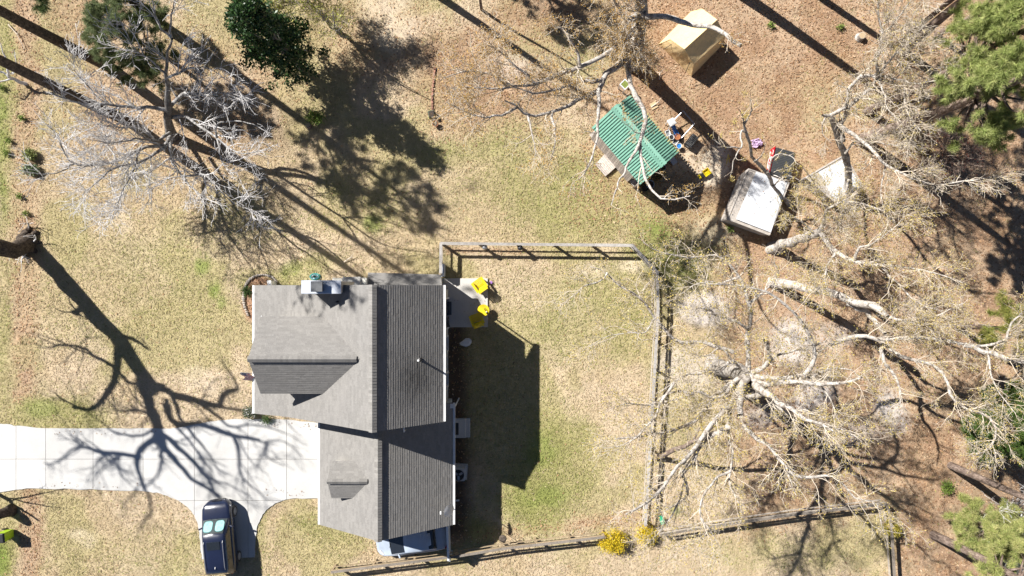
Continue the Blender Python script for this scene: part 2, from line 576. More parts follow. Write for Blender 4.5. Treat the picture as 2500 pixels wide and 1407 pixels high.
for ix in range(len(xcuts) - 1):
    for iy in range(len(ycuts) - 1):
        xa, xb = g2(xcuts[ix], 0)[0], g2(xcuts[ix + 1], 0)[0]
        ya, yb = g2(0, ycuts[iy + 1])[1], g2(0, ycuts[iy])[1]
        pl = clip_poly(dpoly, 1, 0, -(xa + gap)); pl = clip_poly(pl, -1, 0, xb - gap) if len(pl) > 2 else pl
        if len(pl) > 2: pl = clip_poly(pl, 0, 1, -(ya + gap))
        if len(pl) > 2: pl = clip_poly(pl, 0, -1, yb - gap)
        if len(pl) < 3: continue
        ar = .5 * abs(sum(pl[i][0] * pl[(i + 1) % len(pl)][1] - pl[(i + 1) % len(pl)][0] * pl[i][1] for i in range(len(pl))))
        if ar < .15: continue
        MB().prism(pl, -0.12, 0.045 + rng.uniform(-.003, .003), 0, rng.uniform(.96, 1.06) * (1.08 if ix < 2 else 1)).build("slab", M_CONC, drive)

# dirt-filled expansion joint below the slabs
MB().prism(dpoly, -0.2, 0.0, 0, 1).build("joint_bed", mat("joint_dirt", (0.2, 0.17, 0.14), .95, .3, 8), drive)

# ------------------------------------------------------------------ patio
M_PATIO = mat("patio_concrete", (0.52, 0.50, 0.47), rough=.9, var=.12, scale=1.2, col2=(0.45, 0.43, 0.40), bscale=30, bump=.003, spec=.2)
pt = [g2(1072, 799), g2(1191, 799), g2(1191, 680), g2(1072, 680)]
o = MB().prism(pt, -.1, .10).build("patio", M_PATIO, bevel=.01)
tag(o, "square concrete patio slab with yellow chairs beside the rear house wall", "patio", kind="structure")

# ------------------------------------------------------------------ dead grass blades and fallen leaves
def inside(poly, x, y):
    r = np.zeros(len(x), bool)
    n = len(poly)
    for i in range(n):
        x1, y1 = poly[i]; x2, y2 = poly[(i + 1) % n]
        c = ((y1 > y) != (y2 > y))
        with np.errstate(divide='ignore', invalid='ignore'):
            xi = (x2 - x1) * (y - y1) / (y2 - y1 + 1e-12) + x1
        r ^= c & (x < xi)
    return r


HOUSE_RECTS = [(-14.2, -4.0, -6.9, 0.0), (-11.0, -3.8, -13.6, -6.9), (-4.6, -1.53, -2.48, .61)]


def keep_mask(x, y):
    k = ~inside(dpoly, x, y)
    for a, b, c, d in HOUSE_RECTS:
        k &= ~((x > a) & (x < b) & (y > c) & (y < d))
    return k


def blades(name, n, seed, L0, L1, w0, w1, tilt, label, cat, prob, colf):
    r = np.random.RandomState(seed)
    x = r.uniform(-34, 34, n); y = r.uniform(-20, 20, n)
    k = keep_mask(x, y)
    c, Z = ground_col(x, y)
    k &= r.rand(n) < prob(Z, x, y)
    x, y, c = x[k], y[k], c[k]
    Z = {a: (b[k] if a != 'n' else tuple(q[k] for q in b)) for a, b in Z.items()}
    n = len(x)
    az = r.uniform(0, 2 * np.pi, n) + 0
    ln = r.uniform(L0, L1, n); w = r.uniform(w0, w1, n)
    el = r.uniform(tilt[0], tilt[1], n)
    dx, dy = np.cos(az), np.sin(az)
    h = ln * np.sin(el); l = ln * np.cos(el)
    b0 = np.stack([x - dy * w / 2, y + dx * w / 2, np.full(n, -.005)], 1)
    b1 = np.stack([x + dy * w / 2, y - dx * w / 2, np.full(n, -.005)], 1)
    mx = np.stack([x + dx * l * .55 - dy * w * .6, y + dy * l * .55 + dx * w * .6, h * .8], 1)
    tp = np.stack([x + dx * l + dy * w * .2, y + dy * l - dx * w * .2, h * .9], 1)
    V = np.stack([b0, b1, tp, mx], 1).reshape(-1, 3)
    Fc = np.arange(4 * n).reshape(n, 4)
    col = colf(c, Z, r, n)
    me = np_mesh(name, V, Fc, attr_mat("dry_blade", .85, .2, .25), False, np.repeat(np.clip(col, .01, .75), 4, 0))
    tag(link(name, me), label, cat, kind="stuff")


def col_grass(c, Z, r, n):
    f = r.uniform(.88, 1.16, n)[:, None]
    col = c * f
    g = (r.rand(n) < (.06 + .45 * Z['green'] + .6 * Z['lush']))[:, None]
    gcol = np.array([.26, .275, .085]) * r.uniform(.6, 1.5, n)[:, None]
    s = (r.rand(n) < .10)[:, None]
    scol = np.array([.58, .48, .32]) * r.uniform(.8, 1.15, n)[:, None]
    return np.where(g, gcol, np.where(s, scol, col))


def col_litter(c, Z, r, n):
    pal = np.array([[.39, .24, .13], [.31, .18, .10], [.47, .32, .20], [.54, .41, .28], [.25, .15, .09], [.43, .28, .16]])
    return pal[r.randint(0, len(pal), n)] * r.uniform(.85, 1.2, n)[:, None]


blades("grass", 380000, 5, .09, .20, .014, .030, (rad(2), rad(20)), "dead straw coloured grass blades with green ones mixed in", "grass",
       lambda Z, x, y: np.clip(1 - .72 * Z['litter'] - .8 * Z['sand'] - .7 * Z['ash'] - Z['mulch'] - .8 * Z['soil'], 0.05, 1), col_grass)
blades("leaf_litter", 190000, 6, .07, .17, .03, .075, (rad(2), rad(22)), "fallen brown oak leaves and pine straw lying under the trees", "leaf litter",
       lambda Z, x, y: np.clip(.02 + .62 * Z['litter'] + .9 * Z['mulch'] + .12 * Z['soil'] - .4 * Z['ash'] - .5 * Z['sand'], 0.0, 1), col_litter)
# ------------------------------------------------------------------ the house
M_SHING = mat("roof_shingle", (0.225, 0.215, 0.20), rough=.95, var=.16, scale=.5, col2=(0.20, 0.192, 0.182), bscale=22, bump=.006, tint=True, spec=.15)
M_TRIM = mat("white_trim", (0.78, 0.78, 0.77), rough=.5, var=.05, scale=2)
M_SIDING = mat("cream_siding", (0.62, 0.60, 0.54), rough=.7, var=.06, scale=1.5, tint=True)
M_DECK = mat("roof_edge_dark", (0.06, 0.06, 0.062), rough=.9, var=.2)
M_GLASS = mat("dark_glass", (0.03, 0.035, 0.045), rough=.08, var=.05, spec=.6)
M_METAL = mat("grey_metal", (0.42, 0.43, 0.45), rough=.4, var=.12, metal=.6, scale=3)
M_GALV = mat("galvanised_sheet", (0.66, 0.70, 0.76), rough=.35, var=.06, metal=.35, scale=3, bscale=6)
M_BLACK = mat("black_plastic", (0.022, 0.022, 0.024), rough=.5, var=.2)

house = thing("house", "grey shingled storey and a half house with attached garage and cross gables", "house", (-8, -6, 0))

STAIN = np.array([-5.15, -4.75, 7.2])


def slope(name, eA, eB, rB, rA, thick=.14, seed=0, jog=.007):
    """Shingled slope from eave line A-B up to ridge line; courses of separate tabs with proud butt edges."""
    eA, eB, rB, rA = [np.array(p, float) for p in (eA, eB, rB, rA)]
    nrm = np.cross(eB - eA, rA - eA); nrm /= np.linalg.norm(nrm)
    if nrm[2] < 0: nrm = -nrm
    r = np.random.RandomState(seed)
    hgt = np.linalg.norm(rA - eA)
    nc = max(3, int(round(hgt / .142)))
    V, Fc, T = [], [], []
    for i in range(nc):
        t0, t1 = i / nc, min((i + 1.12) / nc, 1.0)
        a0, b0 = eA + (rA - eA) * t0, eB + (rB - eB) * t0
        a1, b1 = eA + (rA - eA) * t1, eB + (rB - eB) * t1
        dn = (eA - rA) / hgt
        wid = np.linalg.norm(b0 - a0)
        cuts, q = [0.0], r.uniform(.1, .4)
        while q < wid - .1:
            cuts.append(q / wid); q += r.choice([.18, .25, .33, .42])
        cuts.append(1.0)
        for u0, u1 in zip(cuts[:-1], cuts[1:]):
            lift = .018 + r.uniform(0, .006)
            j = r.uniform(0, jog) if i > 0 else 0
            p0 = a0 + (b0 - a0) * u0 + dn * j; p1 = a0 + (b0 - a0) * u1 + dn * j
            p2 = a1 + (b1 - a1) * u1; p3 = a1 + (b1 - a1) * u0
            n = len(V)
            V += [p0 + nrm * lift, p1 + nrm * lift, p2 + nrm * .004, p3 + nrm * .004, p0, p1]
            Fc += [(n, n + 1, n + 2, n + 3), (n + 4, n + 5, n + 1, n)]
            tv = r.uniform(.92, 1.09)
            mid = (p0 + p2) / 2
            d = np.hypot(mid[0] - STAIN[0], (mid[1] - STAIN[1]) * .75) if mid[2] > 5.5 and mid[0] > -7 else 9
            tv *= 1 - .55 * np.exp(-(d / .95) ** 2) * r.uniform(.6, 1)
            T += [tv] * 6
    V = np.array(V) - ORIG["house"]
    me = np_mesh(name, V, [list(f) for f in Fc], M_SHING, False, np.array(T))
    o = link(name, me, house)
    # the slab under the shingles
    d = MB()
    off = -nrm * .012
    top = [eA + off, eB + off, rB + off, rA + off]
    d.extr([tuple(p) for p in top], tuple(-nrm * thick))
    dd = d.build("roof_deck", M_DECK, house)
    return o, nrm


RX, RZ = -7.07, 8.65          # main ridge
YB, YT = -7.31, 0.16          # gable rakes
EL = (-15.0, 3.55); KINK = (-12.7, 4.60); ER = (-3.74, 6.0)
slope("shingle_slope", (EL[0], YB, EL[1]), (EL[0], YT, EL[1]), (KINK[0], YT, KINK[1]), (KINK[0], YB, KINK[1]), seed=1)
slope("shingle_slope", (KINK[0] - .02, YB, KINK[1] + .0), (KINK[0] - .02, YT, KINK[1]), (RX, YT, RZ), (RX, YB, RZ), seed=2)
slope("shingle_slope", (ER[0], YT, ER[1]), (ER[0], YB, ER[1]), (RX, YB, RZ), (RX, YT, RZ), seed=3)
# garage
GX, GZ = -7.38, 5.62; GYB, GYT = -13.98, -6.78
slope("shingle_slope", (-11.33, GYB, 3.0), (-11.33, GYT, 3.0), (GX, GYT, GZ), (GX, GYB, GZ), seed=4)
slope("shingle_slope", (-3.48, GYT, 3.0), (-3.48, GYB, 3.0), (GX, GYB, GZ), (GX, GYT, GZ), seed=5)
# cross gable on the front slope of the house
DX, DXE = -13.6, -7.6
DR = (-3.66, 8.12); DU, DL = (-1.55, 6.42), (-5.70, 6.42)
slope("gable_shingles", (DX + .02, DL[0], DL[1]), (DXE, DL[0], DL[1]), (DXE, DR[0], DR[1]), (DX, DR[0], DR[1]), seed=6, thick=.12)
slope("gable_shingles", (DXE, DU[0], DU[1]), (DX + .02, DU[0], DU[1]), (DX, DR[0], DR[1]), (DXE, DR[0], DR[1]), seed=7, thick=.12)
# small dormer on the garage
SX, SXE = -10.30, -7.95
SR = (-10.78, 5.22); SU, SL = (-9.80, 4.60), (-11.93, 4.52)
slope("dormer_shingles", (SX + .05, SL[0], SL[1]), (SXE, SL[0], SL[1]), (SXE, SR[0], SR[1]), (SX, SR[0], SR[1]), seed=8, thick=.1)
slope("dormer_shingles", (SXE, SU[0], SU[1]), (SX + .05, SU[0], SU[1]), (SX, SR[0], SR[1]), (SXE, SR[0], SR[1]), seed=9, thick=.1)
# low roofs on the north gable wall
slope("porch_shingles", (-8.62, .92, 2.45), (-4.25, .80, 2.45), (-4.15, .08, 2.85), (-8.62, .08, 2.85), seed=10, thick=.1)


def ridge_cap(a, b, w, drop, seed):
    a, b = np.array(a, float), np.array(b, float)
    L = np.linalg.norm(b - a); n = int(L / .15); r = np.random.RandomState(seed)
    d = (b - a) / L; s = np.array([-d[1], d[0], 0]); up = np.array([0, 0, 1.])
    m = MB()
    for i in range(n):
        p, q = a + d * L * i / n, a + d * L * min((i + 1.15) / n, 1)
        l0, l1 = .055 + r.uniform(0, .01), .035
        V = [p - s * w - up * (drop - l0), p + up * l0, p + s * w - up * (drop - l0), q - s * w - up * (drop - l1), q + up * l1, q + s * w - up * (drop - l1)]
        m.add(V, [(0, 1, 4, 3), (1, 2, 5, 4), (0, 3, 5, 2), (0, 2, 1)], 0, r.uniform(.85, 1.12))
    m.build("ridge_cap", M_SHING, house, fixn=False)


ridge_cap((RX, YB - .01, RZ + .10), (RX, YT + .01, RZ + .10), .21, .150, 1)
ridge_cap((GX, GYB - .01, GZ + .10), (GX, -7.0, GZ + .10), .21, .138, 2)
ridge_cap((DX - .01, DR[0], DR[1] + .08), (-8.0, DR[0], DR[1] + .08), .17, .125, 3)
ridge_cap((SX - .01, SR[0], SR[1] + .07), (-8.05, SR[0], SR[1] + .07), .15, .09, 4)


for (a, b, ww) in (((RX, YB + .03, RZ + .015), (RX, YT - .03, RZ + .015), .40), ((GX, GYB + .03, GZ + .015), (GX, -7.05, GZ + .015), .40)):
    a, b = np.array(a), np.array(b)
    m = MB()
    m.extr([tuple(a + [-ww / 2, 0, -.15]), tuple(a + [0, 0, .05]), tuple(a + [ww / 2, 0, -.15]), tuple(a + [ww / 2, 0, -.22]), tuple(a + [-ww / 2, 0, -.22])], tuple(b - a))
    m.build("ridge_vent", M_DECK, house)

# walls: gabled solids with lapped siding courses
def lap_wall(p0, p1, z0, z1):
    """Horizontal lap boards on a wall from p0 to p1 (plan points)."""
    m = MB(); p0, p1 = np.array(p0, float), np.array(p1, float)
    d = (p1 - p0) / np.linalg.norm(p1 - p0); nn = np.array([d[1], -d[0]])
    z = z0; k = 0
    while z < z1 - .02:
        h = min(.20, z1 - z)
        V = [(*(p0 + nn * .030), z), (*(p1 + nn * .030), z), (*(p1 + nn * .012), z + h), (*(p0 + nn * .012), z + h), (*p0, z), (*p1, z)]
        m.add(V, [(0, 1, 2, 3), (4, 5, 1, 0)], 0, 1 - .04 * (k % 3 == 1)); z += h; k += 1
    return m


wall_prof = [(-14.3, 0), (-4.05, 0), (-4.05, 5.45), (-7.07, 8.20), (-12.7, 4.20), (-14.3, 3.45)]
MB().extr([(x, -6.98, z) for x, z in wall_prof], (0, 6.9, 0)).build("wall", M_SIDING, house)
gw = [(-11.0, 0), (-3.8, 0), (-3.8, 2.85), (GX, 5.25), (-11.0, 2.85)]
MB().extr([(x, -13.7, z) for x, z in gw], (0, 6.7, 0)).build("wall", M_SIDING, house, label="garage wall of cream siding")
dg = [(-5.45, 3.9), (-1.8, 3.9), (-1.8, 6.38), (-3.66, 7.92), (-5.45, 6.38)]
MB().extr([(-13.3, y, z) for y, z in dg], (4.5, 0, 0)).build("gable_wall", M_SIDING, house)
sg = [(-11.75, 3.4), (-9.95, 3.4), (-9.95, 4.48), (-10.78, 5.02), (-11.75, 4.44)]
MB().extr([(-10.15, y, z) for y, z in sg], (2.0, 0, 0)).build("dormer_wall", M_SIDING, house)
lap_wall((-4.05, -6.98), (-4.05, -.08), .3, 5.4).build("siding", M_SIDING, house, kind="stuff", fixn=False)
lap_wall((-3.8, -13.7), (-3.8, -7.0), .3, 2.8).build("siding", M_SIDING, house, kind="stuff", fixn=False)
lap_wall((-11.0, -13.7), (-3.8, -13.7), .3, 2.8).build("siding", M_SIDING, house, kind="stuff", fixn=False)
lap_wall((-4.05, -.08), (-14.3, -.08), .3, 3.3).build("siding", M_SIDING, house, kind="stuff", fixn=False)
# bump-out under the porch roof, low chimney shoulder roof
MB().box((-6.45, .30, 1.2), (4.1, .72, 2.35)).build("bay_wall", M_SIDING, house)
sh = MB(); sh.add([(-9.0, .50, 3.2), (-8.55 + .0, .50, 3.2), (-8.9, .02, 3.2)], [(0, 1, 2)])
MB().box((-9.55, .30, 1.6), (2.0, .60, 3.2)).build("bay_wall", M_SIDING, house)
MB().add([(-9.95, .66, 3.2), (-8.88, .66, 3.2), (-8.88, .12, 3.5), (-9.95, .12, 3.5), (-9.95, .66, 3.1), (-8.88, .66, 3.1), (-8.88, .12, 3.1), (-9.95, .12, 3.1)], MB.BF).build("bay_roof", mat("beige_flashing", (.5, .48, .44), .6, .08), house)


def window(c, w, h, face, z):
    """White framed window on a wall facing +x ('E'), -x ('W'), +y ('N') or -y ('S')."""
    ax = {'E': ((0, 1, 0), (1, 0, 0)), 'W': ((0, -1, 0), (-1, 0, 0)), 'N': ((-1, 0, 0), (0, 1, 0)), 'S': ((1, 0, 0), (0, -1, 0))}[face]
    u, n = np.array(ax[0], float), np.array(ax[1], float)
    c0 = np.array([c[0], c[1], z])
    fr = MB()
    for s in (-1, 1):
        fr.bar(c0 + u * s * w / 2 + n * .05 - [0, 0, h / 2], c0 + u * s * w / 2 + n * .05 + [0, 0, h / 2], .09, .07, up=tuple(n))
        fr.bar(c0 - u * (w / 2 - .046) + n * .048 + [0, 0, s * h / 2], c0 + u * (w / 2 - .046) + n * .048 + [0, 0, s * h / 2], .09, .066, up=tuple(n))
    fr.bar(c0 - u * (w / 2 - .046) + n * .046, c0 + u * (w / 2 - .046) + n * .046, .05, .05, up=tuple(n))
    f = fr.build("window", M_TRIM, house)
    for s in (-1, 1):
        q = c0 + np.array([0, 0, s * h / 4])
        MB().bar(q - u * (w / 2 - .05) + n * .036, q + u * (w / 2 - .05) + n * .036, h / 2 - .07, .012, up=tuple(n)).build("pane", M_GLASS, f)


for y in (-6.1, -3.9): window((-4.02, y), .9, 1.25, 'E', 4.4)
for y in (-5.6, -3.4): window((-4.02, y), .9, 1.3, 'E', 1.6)
window((-3.77, -11.9), .8, 1.0, 'E', 1.6)
window((-12.0, -.05), .9, 1.3, 'N', 1.7)
window((-6.3, .67), 1.3, 1.2, 'N', 1.5)
for y in (-4.4, -2.9): window((-13.32, y), .85, 1.2, 'W', 5.6)
window((-10.17, -10.8), .7, .7, 'W', 4.2)
for y in (-5.5, -1.8): window((-14.33, y), 1.0, 1.5, 'W', 1.7)
# doors
d = MB().box((-4.02, -1.55, 1.17), (.07, 1.75, 2.1)).build("door", M_GLASS, house, bevel=.01, label="glazed patio door in the rear wall")
fr = MB()
for y in (-2.47, -.63): fr.box((-4.0, y, 1.2), (.09, .1, 2.2))
fr.box((-4.0, -1.55, 2.28), (.085, 1.74, .09)).build("door_frame", M_TRIM, d)
d = MB().box((-3.77, -8.75, 1.2), (.07, .95, 2.05)).build("door", M_TRIM, house, bevel=.01, label="white side door of the garage")
MB().sphere((-3.70, -8.42, 1.2), .035).build("handle", M_METAL, d)
for y in (-8.9, -12.0):
    d = MB().box((-11.04, y, 1.2), (.08, 2.5, 2.3)).build("garage_door", M_TRIM, house, bevel=.01)
    for k in range(3): MB().box((-11.09, y, .62 + k * .58), (.02, 2.4, .02)).build("panel_seam", M_METAL, d)
d = MB().box((-14.34, -3.6, 1.25), (.08, 1.0, 2.1)).build("door", mat("door_red", (.25, .04, .04), .5, .1), house, bevel=.01, label="front door under the eave")

# gutters and rake boards
def gutter(a, b, w=.13, h=.11):
    MB().bar(a, b, w, h).build("gutter", M_TRIM, house, bevel=.012)


gutter((EL[0] - .05, YB + .0, EL[1] - .03), (EL[0] - .05, YT, EL[1] - .03))
gutter((ER[0] + .06, YB + .02, ER[1] - .03), (ER[0] + .06, YT, ER[1] - .03))
gutter((-11.39, GYB + .02, 2.97), (-11.39, -7.25, 2.97))
gutter((-3.42, GYB + .02, 2.97), (-3.42, GYT, 2.97))
for pts in ([(EL[0], EL[1]), (KINK[0], KINK[1]), (RX, RZ), ER], ):
    for y in (YB + .03, YT - .03):
        for (a, b) in zip(pts[:-1], pts[1:]):
            MB().bar((a[0], y, a[1] - .14), (b[0], y, b[1] - .14), .04, .17).build("rake_board", M_TRIM, house)
for (a, b) in (((-11.33, 3.0), (GX, GZ)), ((GX, GZ), (-3.48, 3.0))):
    MB().bar((a[0], GYB + .03, a[1] - .12), (b[0], GYB + .03, b[1] - .12), .04, .16).build("rake_board", M_TRIM, house)
for (a, b) in ((DU, DR), (DL, DR)):
    MB().bar((DX + .04, a[0], a[1] - .12), (DX + .04, b[0], b[1] - .12), .04, .15).build("rake_board", M_TRIM, house)
for (a, b) in (((-3.36, -6.98, 2.95), (-3.36, -6.98, .1)), ((-3.9, YT - .12, 5.9), (-3.9, YT - .12, 3.2)), ((-11.25, -13.75, 2.9), (-11.25, -13.75, .1))):
    MB().tube([a, b], .045, 8).build("downspout", M_TRIM, house)
# valley flashing metal near the ridge at the north end, small eave return
MB().box((-3.62, -6.95, 3.1), (.35, .25, .05)).build("eave_return", M_TRIM, house)
for s in (DL[0] - .0,):
    MB().box((-12.85, s + .12, 6.28), (.5, .2, .06)).build("eave_return", M_TRIM, house)

# chimney: metal covered chase and dark cap
ch = MB().box((-9.85, .05, 6.45), (1.96, .60, 3.1)).build("chimney", M_SIDING, house)
MB().box((-9.85, .05, 8.03), (2.06, .70, .07)).build("chase_cover", M_GALV, ch, bevel=.015)
for q in ((-10.32, -10.02),):
    MB().box((-9.97, .075, 8.15), (.40, .36, .16)).build("flue", M_DECK, ch)
cp = MB().box((-9.97, .075, 8.46), (.60, .54, .05)).build("chimney_cap", mat("cap_steel", (.20, .205, .21), .35, .1, metal=.5), ch, bevel=.015)
sc = MB()
for sx in (-.24, .24):
    for sy in (-.2, .2): sc.box((-9.97 + sx, .075 + sy, 8.25), (.03, .03, .38))
for k in range(4): sc.box((-9.97, .075, 8.24 + k * .05), (.50, .42, .008))
sc.build("cap_screen", M_DECK, ch)

# roof plumbing vents
pv = P(1019, 882, 7.75)
zr = RZ - (pv[0] - RX) * (RZ - ER[1]) / (ER[0] - RX)
MB().tube([(pv[0], pv[1], zr - .1), (pv[0], pv[1], zr + .55)], .055, 10).build("vent_pipe", M_TRIM, house)
MB().tube([(pv[0], pv[1], zr - .06), (pv[0], pv[1], zr + .12)], [.14, .06], 10).build("pipe_boot", M_DECK, house)
pv = P(824, 737, 7.2)
zr = KINK[1] + (pv[0] - KINK[0]) * (RZ - KINK[1]) / (RX - KINK[0])
MB().tube([(pv[0], pv[1], zr - .1), (pv[0], pv[1], zr + .35)], .05, 10).build("vent_pipe", M_BLACK, house)
MB().tube([(-5.7, -7.34, 7.3), (-5.7, -7.6, 7.25), (-5.7, -7.6, 6.9)], .03, 8).build("wall_bracket", M_TRIM, house)
# ------------------------------------------------------------------ trees
M_PALE = mat("pale_lichen_bark", (0.46, 0.425, 0.385), rough=.95, var=.38, scale=4.5, col2=(0.20, 0.17, 0.14), mix=.54, bscale=22, bump=.02, hard=.08, spec=.1)
M_GREY = mat("grey_lichen_bark", (0.38, 0.37, 0.36), rough=.95, var=.35, scale=4.5, col2=(0.13, 0.12, 0.11), mix=.52, bscale=24, bump=.02, hard=.1, spec=.1)
M_BOLE = mat("dark_grey_bole", (0.22, 0.21, 0.20), rough=.95, var=.35, scale=4, col2=(0.10, 0.09, 0.085), mix=.5, bscale=20, bump=.03, hard=.1, spec=.1)
M_TWIG_P = mat("pale_twig", (0.58, 0.515, 0.43), rough=.9, var=.2, scale=.8, col2=(0.44, 0.36, 0.26), mix=.6, spec=.1)
M_TWIG_G = mat("grey_twig", (0.72, 0.70, 0.69), rough=.9, var=.2, scale=.8, col2=(0.52, 0.50, 0.48), mix=.58, spec=.1)
M_PINE = mat("pine_bark", (0.27, 0.21, 0.175), rough=.95, var=.35, scale=5, col2=(0.13, 0.095, 0.075), bscale=16, bump=.035, hard=.1, spec=.1, stretch=(1, 1, .35))
M_DARKB = mat("shade_dark_furrowed_bark", (0.12, 0.095, 0.075), rough=.95, var=.4, scale=5, col2=(0.06, 0.048, 0.04), bscale=14, bump=.04, hard=.1, spec=.1)  # darker bark; paints in the shaded side of the west trunks


def resample(pts, n):
    """Smooth curve through (x, y, z, r) points, n even samples."""
    p = np.array(pts, float)
    if len(p) == 2:
        t = np.linspace(0, 1, n)[:, None]
        return p[0] * (1 - t) + p[1] * t
    d = np.concatenate([[0], np.cumsum(np.maximum(np.linalg.norm(np.diff(p[:, :3], axis=0), axis=1), 1e-4))])
    t = np.linspace(0, d[-1], n)
    # centripetal-like: catmull on chord parameter
    out = np.zeros((n, p.shape[1]))
    m = np.gradient(p, d, axis=0)
    idx = np.clip(np.searchsorted(d, t, side='right') - 1, 0, len(p) - 2)
    h = (d[idx + 1] - d[idx])[:, None]; u = ((t - d[idx]) / h[:, 0])[:, None]
    out = ((2 * u ** 3 - 3 * u ** 2 + 1) * p[idx] + (u ** 3 - 2 * u ** 2 + u) * h * m[idx] + (-2 * u ** 3 + 3 * u ** 2) * p[idx + 1] + (u ** 3 - u ** 2) * h * m[idx + 1])
    out[:, 3] = np.maximum(out[:, 3], .004)
    return out


def tubes(Pt, R, s):
    """Batch of tapering tubes. Pt (B,n,3), R (B,n) -> V, F."""
    B, n, _ = Pt.shape
    T = np.gradient(Pt, axis=1)
    T /= np.linalg.norm(T, axis=2, keepdims=True) + 1e-9
    ref = np.where(np.abs(T[:, :1, 2:3]) < .8, np.array([0, 0, 1.])[None, None], np.array([1., 0, 0])[None, None])
    ref = np.broadcast_to(ref, T.shape)
    U = np.cross(T, ref); U /= np.linalg.norm(U, axis=2, keepdims=True) + 1e-9
    W = np.cross(T, U)
    a = 2 * np.pi * np.arange(s) / s
    V = Pt[:, :, None, :] + R[:, :, None, None] * (U[:, :, None, :] * np.cos(a)[None, None, :, None] + W[:, :, None, :] * np.sin(a)[None, None, :, None])
    b, i, j = np.meshgrid(np.arange(B), np.arange(n - 1), np.arange(s), indexing='ij')
    base = (b * n + i) * s
    Fc = np.stack([base + j, base + (j + 1) % s, base + s + (j + 1) % s, base + s + j], -1).reshape(-1, 4)
    return V.reshape(-1, 3), Fc


def merge(parts):
    Vs, Fs, o = [], [], 0
    for V, Fc in parts:
        Vs.append(V); Fs.append(Fc + o); o += len(V)
    return np.concatenate(Vs), np.concatenate(Fs)


def unit(v):
    return v / (np.linalg.norm(v, axis=-1, keepdims=True) + 1e-9)


def spawn(r, Pt, R, per_len, len_rng, ang, up, n, wig, tip, tmin=.2, rmax=.05, taper=.55, dm=None):
    B, k, _ = Pt.shape
    seg = np.linalg.norm(np.diff(Pt, axis=1), axis=2).sum(1)
    cnt = r.poisson((seg * per_len * (1 - tmin) + .3) * (1 if dm is None else dm))
    idx = np.repeat(np.arange(B), cnt)
    m = len(idx)
    if m == 0: return np.zeros((0, n, 3)), np.zeros((0, n))
    t = tmin + (1 - tmin) * r.rand(m) ** .85
    f = t * (k - 1); i = np.minimum(f.astype(int), k - 2); u = (f - i)[:, None]
    p = Pt[idx, i] * (1 - u) + Pt[idx, i + 1] * u
    tan = unit(Pt[idx, i + 1] - Pt[idx, i])
    pr = R[idx, i] * (1 - u[:, 0]) + R[idx, i + 1] * u[:, 0]
    q = r.normal(size=(m, 3)); q -= (q * tan).sum(1, keepdims=True) * tan; q = unit(q)
    a = r.uniform(ang[0], ang[1], m)[:, None]
    d = unit(tan * np.cos(a) + q * np.sin(a) + np.array([0, 0, 1.]) * up)
    L = r.uniform(len_rng[0], len_rng[1], m) * (1.15 - .55 * t)
    L = np.minimum(L, seg[idx] * .8)
    out = np.zeros((m, n, 3)); out[:, 0] = p
    cur = d
    for s in range(1, n):
        cur = unit(cur + r.normal(size=(m, 3)) * wig + np.array([0, 0, 1.]) * up * .25)
        out[:, s] = out[:, s - 1] + cur * (L / (n - 1))[:, None]
    r0 = np.minimum(pr * taper, rmax)
    rr = np.maximum(r0[:, None] * (1 - np.linspace(0, 1, n)[None]) + tip * np.linspace(0, 1, n)[None], tip)
    return out, rr


def leaves_on(r, Pt, count, size, spread, flat=.0, aspect=.5):
    """Small four-sided leaves scattered along twigs."""
    B, k, _ = Pt.shape
    b = r.randint(0, B, count); t = r.uniform(.25, 1, count) * (k - 1)
    i = np.minimum(t.astype(int), k - 2); u = (t - i)[:, None]
    c = Pt[b, i] * (1 - u) + Pt[b, i + 1] * u + r.normal(size=(count, 3)) * spread
    return leaf_quads(r, c, size, flat, aspect)


def leaf_quads(r, c, size, flat=0., aspect=.5):
    n = len(c)
    d = unit(r.normal(size=(n, 3)) * np.array([1, 1, 1 - flat]))
    q = r.normal(size=(n, 3)); q -= (q * d).sum(1, keepdims=True) * d; q = unit(q)
    s = r.uniform(size[0], size[1], n)[:, None]
    V = np.stack([c - d * s * .5, c + q * s * aspect * .5, c + d * s * .5, c - q * s * aspect * .5], 1).reshape(-1, 3)
    return V, np.arange(4 * n).reshape(n, 4)


